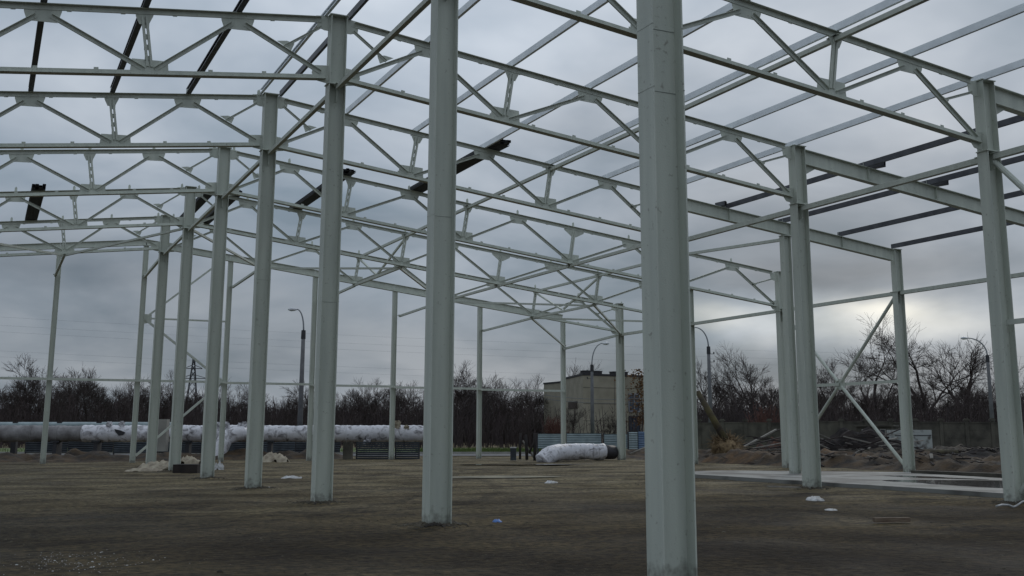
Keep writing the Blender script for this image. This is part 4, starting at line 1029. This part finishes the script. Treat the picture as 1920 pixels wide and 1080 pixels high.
# leaning trunk and straw bundle
p = at(1368, 838, 60); q = at(1308, 735, 61.5)
r = empty('leaning_log', Vector((p.x, p.y, .1)), 'dark leaning log stuck in the straw-coloured bundle', 'log')
m_ = MB(); m_.tube([(0, 0, 0), (q-p)*.5, (q-p)+Vector((0, 0, 0))], [.22, .19, .15], 10, lump=.15); oo = m_.build('trunk', mat('mossy_bark', (.03, .022, .018), .95, 0, (.085, .07, .025), 1.4, .5, 12), r, smooth=True); oo.location = (0, 0, p.z-.1)
def shaggy(name, u, v, d, rx, rz_, m, label, n=500, cat='bundle', seed=1, ln=.35):
    c = at(u, v, d); rnd = random.Random(seed)
    r = empty(name, Vector((c.x, c.y, 0)), label, cat)
    m_ = MB(); k1, k2 = 14, 10; zc = max(c.z, 0)
    for j in range(k2+1):
        for i in range(k1):
            th = 2*pi*i/k1; ph = pi*j/k2; n_ = 1+.25*mnoise.noise(Vector((cos(th)*1.7+seed, sin(th)*1.7, ph)))
            m_.v.append((rx*cos(th)*sin(ph)*n_, rx*.7*sin(th)*sin(ph)*n_, zc+rz_*cos(ph)*n_))
    m_.f = [(j*k1+i, j*k1+(i+1) % k1, (j+1)*k1+(i+1) % k1, (j+1)*k1+i) for j in range(k2) for i in range(k1)]
    m_.build('core', m, r, smooth=True); s2 = MB()
    for k in range(n):
        th, ph = rnd.uniform(0, 2*pi), rnd.uniform(.1, pi*.8); nrm = Vector((cos(th)*sin(ph), sin(th)*sin(ph), cos(ph)))
        b0 = Vector((rx*nrm.x, rx*.7*nrm.y, zc+rz_*nrm.z)); tip = b0+(nrm+Vector((rnd.uniform(-1, 1), rnd.uniform(-1, 1), rnd.uniform(-1, .5)))*.9)*ln*rnd.uniform(.3, 1)
        s2.tube([b0*1.0, tip], [.02, .006], 3, cap=False)
    s2.build('loose_strands', m, r)
shaggy('straw_bundle', 1368, 842, 60.3, .72, .62, STRAW, 'straw-coloured root bundle at the foot of the leaning log', 420, seed=2)
shaggy('straw_bundle', 1347, 836, 60.8, .38, .42, STRAW, 'smaller straw-coloured clump left of the leaning log', 200, seed=4)
rag('plastic_scrap', 1341, 863, .25, .3, .45, RAGW, 'white upright scrap below the small straw clump', 'litter', seed=15)
# scrap timber heap
rnd = random.Random(12)
def plank(u, v, d, L_, ang, tilt, wd, th, m, label, group):
    c = at(u, v, d); c.z = max(c.z, .12); dirv = (RT*cos(ang)*cos(tilt)+HEAD*sin(ang)*.9*cos(tilt)+Vector((0, 0, sin(tilt)))).normalized()
    m_ = MB(); m_.bar(-dirv*L_/2, dirv*L_/2, wd, th); m_.bar(dirv*(L_/2-.1), dirv*(L_/2+.0), wd+.004, th+.004)
    return tag(m_.build('scrap_timber', m, loc=c), label, 'timber', group)
for k in range(46):
    u = rnd.uniform(1535, 1690) if k < 34 else rnd.uniform(1425, 1480); v = rnd.uniform(812, 850)
    if k < 34: v = max(v, 806+abs(u-1590)*.12)
    bright = rnd.random() < .38
    plank(u, v, rnd.uniform(63, 70), rnd.uniform(1.4, 3.6), rnd.uniform(-.6, .6), rnd.uniform(-.45, .4), rnd.uniform(.08, .2), rnd.uniform(.03, .08), WOODG if bright else WOODD, 'pale plank in the scrap timber heap by the concrete wall' if bright else 'blackened plank in the scrap timber heap by the concrete wall', 'pale planks in the scrap heap' if bright else 'blackened planks in the scrap heap')
def heap(name, u, v, d, rx, h_, m, label, seed):
    p = gp(u, d); m_ = MB(); n = 22
    for j in range(n+1):
        for i in range(n+1):
            a, b_ = i/n*2-1, j/n*2-1; k_ = max(0, 1-a*a-b_*b_)
            m_.v.append((a*rx, b_*rx*.5, h_*k_**.6*(.8+.6*mnoise.noise(Vector((a*3+seed, b_*3, seed))))+.12*k_*mnoise.noise(Vector((a*11, b_*11, seed)))-.05))
    m_.f = [(j*(n+1)+i, j*(n+1)+i+1, (j+1)*(n+1)+i+1, (j+1)*(n+1)+i) for j in range(n) for i in range(n)]
    o = m_.build(name, m, loc=(p.x, p.y, 0)); o.rotation_euler = (0, 0, -YAW); return tag(o, label, 'rubble', kind='stuff')
heap('rubble_heap', 1612, 0, 67, 3.0, 1.95, WOODD, 'charred debris heap by the concrete wall', 3)
heap('rubble_heap', 1455, 0, 68, 1.6, 1.25, mat('brick_rubble', (.12, .055, .035), .9, 0, (.05, .04, .035), 3, .5, 10), 'reddish brick rubble heap between two columns', 5)
heap('rubble_heap', 1855, 0, 56, 3.2, .75, WOODD, 'black rubbish heap near the far right column', 8)
for k, (u, v, s_) in enumerate(((1817, 847, .42), (1842, 862, .65), (1872, 856, .5), (1878, 862, .4), (1827, 843, .2), (1850, 866, .3))):
    rag('plastic_scrap', u, v+2, s_*1.4, s_, s_*.5, RAGW, ['round white lump above the rubbish heap', 'largest white sheet on the rubbish heap', 'white lump at the right of the rubbish heap', 'lower white lump by the far right column', 'tiny white bit beside the round lump', 'small white bit below the largest sheet'][k], 'litter', seed=20+k)
db = MB(); dl = MB(); rnd = random.Random(31)
for k in range(2300):
    u = rnd.uniform(1312, 1900); d = rnd.uniform(41, 64); p = gp(u, d)
    if p.x < 26.4: continue
    if 26.2 < p.x < 36 and 9 < p.y < 46: z = fb(p.x, p.y, 26.2, 36, 9, 46, .62)
    elif 36 < p.x < 72 and 22 < p.y < 46: z = fb(p.x, p.y, 36, 72, 22, 46, .62, 5)
    else: z = 0
    if p.x < 36 and rnd.random() < .75: continue
    if mnoise.noise(Vector((p.x*.22, p.y*.22, 4))) < -.02: continue
    a = rnd.uniform(0, pi); el = rnd.uniform(-.15, .5); L_ = rnd.uniform(.1, .75)*(1 if rnd.random() > .05 else 2.5); dv = Vector((cos(a)*cos(el), sin(a)*cos(el), sin(el)))
    t_ = dl if rnd.random() < .09 else db
    c_ = p+Vector((0, 0, max(z, 0)+.06)); wd2 = rnd.uniform(.015, .06)
    t_.bar(c_-dv*L_/2, c_+dv*L_/2, wd2*rnd.uniform(1, 2.5), wd2)
tag(db.build('dark_debris', WOODD), 'dark broken timber and scrap strewn over the ground before the wall', 'debris', kind='stuff')
tag(dl.build('pale_debris', WOODG), 'pale splinters and laths strewn among the dark debris', 'debris', kind='stuff')
# long beams lying on the soil
def beam(u0, v0, u1, v1, d0, d1, wd, th, m, label, name='lying_beam'):
    a, b_ = at(u0, v0, d0), at(u1, v1, d1); m_ = MB(); m_.bar((0, 0, 0), b_-a, wd, th); return tag(m_.build(name, m, loc=a), label, 'beam')
beam(1714, 887, 1890, 894, 41.5, 37.5, .3, .20, CONCD, 'long low concrete beam behind the slab, right of the outer wall column')
beam(1722, 863.5, 1842, 868, 52, 50, .5, .10, WOODG, 'long pale board on the soil bank')
beam(1806, 873, 1890, 876, 46, 45, .3, .09, WOODG, 'thin pale board lower on the bank, at the right')
q0, q1 = at(1700, 849, 57), at(1795, 847, 57.5); m_ = MB(); m_.tube([(0, 0, 0), q1-q0], [.17, .13], 10, lump=.1); tag(m_.build('felled_log', mat('dull_log', (.10, .085, .05), .9, 0, (.05, .04, .03), 2), loc=q0, smooth=True), 'felled log lying behind the outer wall column', 'log')
beam(1440, 912, 1500, 914, 31.5, 31.8, .12, .03, WOODG, 'thin pale lath at the slab edge left of the column')

# ------------------------------------------------------------------ trees
def tree_mesh(seed, h, spread=.55, levels=5, twig=.011, trunk=.14, fork=.25, up=.35, kids=(3, 3, 3, 4, 4)):
    rnd = random.Random(seed); tr = MB(); br = MB()
    def grow(p, d, L_, r_, lv):
        n = 3 if lv < 2 else 2; pts = [p]; dd = d.copy(); q = p.copy()
        for i in range(n):
            dd = (dd+Vector((rnd.uniform(-1, 1), rnd.uniform(-1, 1), rnd.uniform(-.3, .6)))*.16).normalized(); q = q+dd*(L_/n); pts.append(q.copy())
        r2 = max(twig*.6, r_*.62)
        tgt = tr if lv == 0 else br
        tgt.tube(pts, [r_+(r2-r_)*i/n for i in range(n+1)], 6 if lv == 0 else (4 if lv < 2 else 3), cap=False)
        if lv >= levels: return
        kn = kids[min(lv, len(kids)-1)]
        for k in range(kn):
            t = 1.0 if k == 0 else rnd.uniform(.35, 1.0)
            seg_ = min(n-1, int(t*n)); f_ = t*n-seg_; b0 = pts[seg_].lerp(pts[seg_+1], f_) if t < 1 else pts[-1]
            az = rnd.uniform(0, 2*pi); side = Vector((cos(az), sin(az), 0)); side = (side-dd*side.dot(dd)).normalized()
            sp = spread*rnd.uniform(.6, 1.4)*(.45 if k == 0 else 1)
            nd = (dd*cos(sp)+side*sin(sp)+Vector((0, 0, up*.35))).normalized()
            grow(b0, nd, L_*rnd.uniform(.55, .86)*(1 if lv else 1.25), max(twig, r2*rnd.uniform(.6, .9)), lv+1)
    grow(Vector((0, 0, -.1)), Vector((rnd.uniform(-.08, .08), rnd.uniform(-.08, .08), 1)).normalized(), h*fork, trunk, 0)
    zmax = max(v[2] for v in br.v) if br.v else 1; k = h/zmax
    tr.v = [(x*k, y*k, z*k) for x, y, z in tr.v]; br.v = [(x*k, y*k, z*k) for x, y, z in br.v]
    return tr, br
def tree(seed, h, loc, label, group=None, m=BARK, **kw):
    tr, br = tree_mesh(seed, h, **kw)
    r = empty('bare_tree', loc, label, 'tree', group, rz=seed*1.3)
    tr.build('trunk', m, r); br.build('crown', m, r); return r
rt = random.Random(21)
# big trees on the right
tree(3, 19.4, gp(1648, 172), 'wide leafless tree seen through the upper arm of the cross brace', levels=6, up=.12, trunk=.38, twig=.013, spread=.62, fork=.20, kids=(4, 3, 3, 4, 4, 3))
tree(11, 21.3, gp(1745, 178), 'tallest leafless tree, right of the outer wall column', levels=6, up=.12, trunk=.42, twig=.013, spread=.66, fork=.18, kids=(4, 3, 3, 4, 4, 3))
tree(17, 17.2, gp(1820, 178), 'broad leafless tree just left of the far right column', levels=6, up=.1, trunk=.36, twig=.013, spread=.72, fork=.17, kids=(4, 3, 3, 4, 4, 3))
tree(23, 15.6, gp(1415, 176), 'rounded leafless tree right of the lamp post behind the nearest column', levels=6, up=.12, trunk=.3, twig=.012, spread=.6, fork=.2, kids=(4, 3, 3, 4, 4, 3))
tree(29, 13.0, gp(1332, 172), 'leafless tree behind the lamp post by the nearest column', levels=6, up=.12, trunk=.26, twig=.012, spread=.55, fork=.2, kids=(3, 3, 3, 4, 4, 3))
tree(31, 11.5, gp(1915, 168), 'leafless tree at the extreme right photo edge', levels=6, up=.12, trunk=.26, twig=.012, spread=.6)
tree(37, 12.2, gp(1553, 160), 'leafless tree low behind the cross brace centre', levels=6, up=.12, trunk=.26, twig=.012, spread=.6, kids=(4, 3, 3, 4, 4))
# left and middle belt: a few master trees, copied
masters = [tree_mesh(s_, 9.0, levels=6, trunk=.14, twig=.010, spread=sp_, fork=fk, up=.15, kids=(3, 3, 3, 4, 4, 3)) for s_, sp_, fk in ((41, .5, .25), (43, .62, .2), (47, .38, .3), (53, .55, .22), (59, .45, .25))]
mmesh = []
for tr, br in masters:
    a = tr.build('trunk', BARK); b_ = br.build('crown', BARK); mmesh.append((a.data, b_.data)); bpy.data.objects.remove(a); bpy.data.objects.remove(b_)
def ctree(u, d, vtop, kind, label, group, rz):
    p = gp(u, d); h_ = at(u, vtop, d).z; r = empty('bare_tree', p, label, 'tree', group, rz); s_ = h_/9.0; r.scale = (s_*1.15, s_*1.15, s_)
    for nm, me in zip(('trunk', 'crown'), mmesh[kind]):
        o = bpy.data.objects.new(nm, me); col.objects.link(o); o.parent = r
    return r
for u, d, vt, kd, lb in ((22, 132, 664, 1, 'tall leafless tree at the extreme left photo edge'), (45, 140, 690, 0, 'smaller leafless tree beside the one at the left edge'), (135, 138, 684, 3, 'round-topped leafless tree right of the leftmost end-wall post'), (170, 140, 688, 1, 'leafless tree between the leftmost post and the poplar'),
    (200, 136, 678, 2, 'narrow upright poplar-like bare tree on the left'), (222, 142, 700, 4, 'small bare tree right of the poplar-like one'), (318, 140, 690, 0, 'bare tree between two far middle-row columns'), (672, 150, 712, 3, 'bare tree left of the second column'), (705, 145, 704, 4, 'bare tree beside the end-wall post left of the second column'),
    (858, 138, 672, 0, 'tall thin bare tree just right of the second column'), (885, 142, 690, 1, 'bare tree left of the end-wall post near the second column'), (925, 140, 698, 3, 'bare tree right of that end-wall post'), (958, 140, 705, 4, 'low bare tree left of the block building'), (1005, 150, 700, 0, 'bare tree by the left wing of the building'), (1038, 165, 672, 2, 'tall thin bare tree rising behind the left wing of the building'), (1070, 160, 676, 4, 'thin bare tree behind the building roof'), (1480, 150, 700, 3, 'bare tree behind the slim aisle column')):
    ctree(u, d, vt, kd, lb, 'named bare trees', u*.37)
for u, d, vt, kd, lb in ((1075, 100, 752, 0, 'small bare tree before the building wall, left of the lamp post'), (1138, 98, 775, 1, 'small bare bush before the building, right of the lamp post')):
    ctree(u, d, vt, kd, lb, None, u*.2)
rnd = random.Random(77)
MARKS = [(82, 'left of the leftmost end-wall post'), (150, 'just right of the leftmost end-wall post'), (250, 'left of the ridge end-wall post'), (330, 'behind the farthest middle-row columns'), (420, 'between the fifth and sixth middle-row columns'), (500, 'behind the fourth middle-row column'), (590, 'between the lamp post and third column'), (740, 'between the third column and the post right of it'), (820, 'just left of the second nearest column'), (900, 'just right of the second nearest column'), (1040, 'left of the block building'), (1400, 'right of the nearest column, over the leaning log'), (1500, 'behind the slim aisle column'), (1590, 'left half of the cross brace'), (1700, 'right half of the cross brace'), (1800, 'right of the outer wall column'), (9999, 'behind the far right column')]
def belt_label(u):
    return 'leafless tree of the dark belt, ' + next(t for m_, t in MARKS if u < m_)
for k in range(120):
    u = -50+k*17+rnd.uniform(-12, 12)
    if 1035 < u < 1290: continue
    d = rnd.uniform(125, 168); vt = rnd.uniform(700, 735) + (10 if 480 < u < 680 else 0) - (2 if u > 1300 else 0)
    ctree(u, d, vt, rnd.randrange(5), belt_label(u), 'leafless trees of the dark belt', rnd.uniform(0, 6))
# woodland understorey, one mass
wd_ = MB(); rnd = random.Random(99)
def stem(p, h_, r_, lean):
    a = rnd.uniform(0, 6.28); top = Vector((cos(a)*lean*h_, sin(a)*lean*h_, h_)); mid = top*.5+Vector((rnd.uniform(-.2, .2), rnd.uniform(-.2, .2), 0))
    wd_.tube([p, p+mid, p+top], [r_, r_*.75, r_*.3], 3, cap=False)
    for j in range(8):
        t = rnd.uniform(.2, .95); b0 = p+top*t; a2 = rnd.uniform(0, 6.28); l_ = h_*rnd.uniform(.12, .34)*(1.2-t*.5)
        wd_.tube([b0, b0+Vector((cos(a2)*l_*.6, sin(a2)*l_*.6, l_*rnd.uniform(.3, 1)))], [r_*.45, r_*.15], 3, cap=False)
for k in range(6400):
    u = rnd.uniform(-90, 2010); d = rnd.uniform(104, 190)
    if 1015 < u < 1275 and d > 112: 
        if d < 165: continue
    hmax = 5.5+1.8*mnoise.noise(Vector((u*.012, d*.02, 0)))
    h_ = hmax*rnd.uniform(.45, 1.05)*(d/140)**.5
    if u > 1290: h_ *= 1.05
    if 1015 < u < 1275: h_ = min(h_, 4)
    stem(gp(u, d, -.05), h_, rnd.uniform(.02, .07), rnd.uniform(0, .3))
tag(wd_.build('woodland', BARKB), 'dense dark leafless thicket behind the yard', 'woodland', kind='stuff')
# thick low scrub closing the base of the wood
sb = MB()
for k in range(26000):
    u = rnd.uniform(-90, 2010); d = rnd.uniform(150, 200); p = gp(u, d, 0); h_ = rnd.uniform(1.0, 5.2)
    a = rnd.uniform(0, 3.14); w2 = rnd.uniform(.06, .2)
    q = Vector((cos(a)*w2, sin(a)*w2, 0)); t = Vector((rnd.uniform(-.8, .8), rnd.uniform(-.8, .8), h_))
    sb.add([p-q, p+q, p+t+q*.2, p+t-q*.2], [(0, 1, 2, 3)])
tag(sb.build('scrub', BARKB), 'far dense scrub closing the foot of the wood', 'woodland', kind='stuff')
# reddish shrub and climbing plant by the building
def shrub(u, d, h_, w_, m, label, n=90, seed=1, leaf=False):
    rnd = random.Random(seed); p = gp(u, d); r = empty('shrub', p, label, 'shrub'); m_ = MB()
    for k in range(n):
        a = rnd.uniform(0, 6.28); rr = w_*rnd.random(); b0 = Vector((cos(a)*rr*.3, sin(a)*rr*.3, 0)); t = Vector((cos(a)*rr, sin(a)*rr, h_*rnd.uniform(.5, 1)))
        m_.tube([b0, b0.lerp(t, .5)+Vector((0, 0, .2)), t], [.03, .022, .012], 3, cap=False)
        for j in range(5):
            f_ = rnd.uniform(.3, 1); c = b0.lerp(t, f_); e_ = c+Vector((rnd.uniform(-.5, .5), rnd.uniform(-.5, .5), rnd.uniform(.1, .6))); m_.tube([c, e_], [.014, .008], 3, cap=False)
    m_.build('stems', m, r)
shrub(1038, 100, 2.9, 1.1, RUST, 'reddish twiggy shrub before the left wing of the building', 110, 3)
shrub(1052, 98, 2.4, .8, RUST, 'second, lower reddish shrub beside an end-wall post', 70, 4)
shrub(1435, 92, 3.6, 1.8, RUST, 'reddish thicket over the concrete wall left of the slim column', 120, 6)
shrub(1000, 110, 3.6, 1.8, BARK, 'dark bush left of the building wing', 120, 8)
q0 = gp(1203, 126.2); r = empty('climbing_plant', q0, 'brown climbing plant on the building wall beside the nearest column', 'plant'); m_ = MB(); rnd = random.Random(8)
for k in range(700):
    z = 2.2+rnd.random()*6.2; x = rnd.gauss(0, .45+.06*z); c = RT*x+Vector((0, 0, z))-HEAD*rnd.uniform(0, .25); s_ = rnd.uniform(.07, .16)
    a = Vector((rnd.uniform(-1, 1), rnd.uniform(-1, 1), rnd.uniform(-1, 1))).normalized()*s_; b_ = a.cross(Vector((rnd.uniform(-1, 1), 1, rnd.uniform(-1, 1)))).normalized()*s_
    m_.add([c-a, c-b_, c+a, c+b_], [(0, 1, 2, 3)])
m_.build('leaves', LEAFY, r); m_ = MB(); m_.tube([(0, 0, 0), (.2, 0, 3), (0, .05, 7)], [.08, .06, .03], 5); m_.build('stem', BARK, r)
print('objects', len(bpy.data.objects), 'tris', sum(len(o.data.polygons) for o in bpy.data.objects if o.type == 'MESH'))
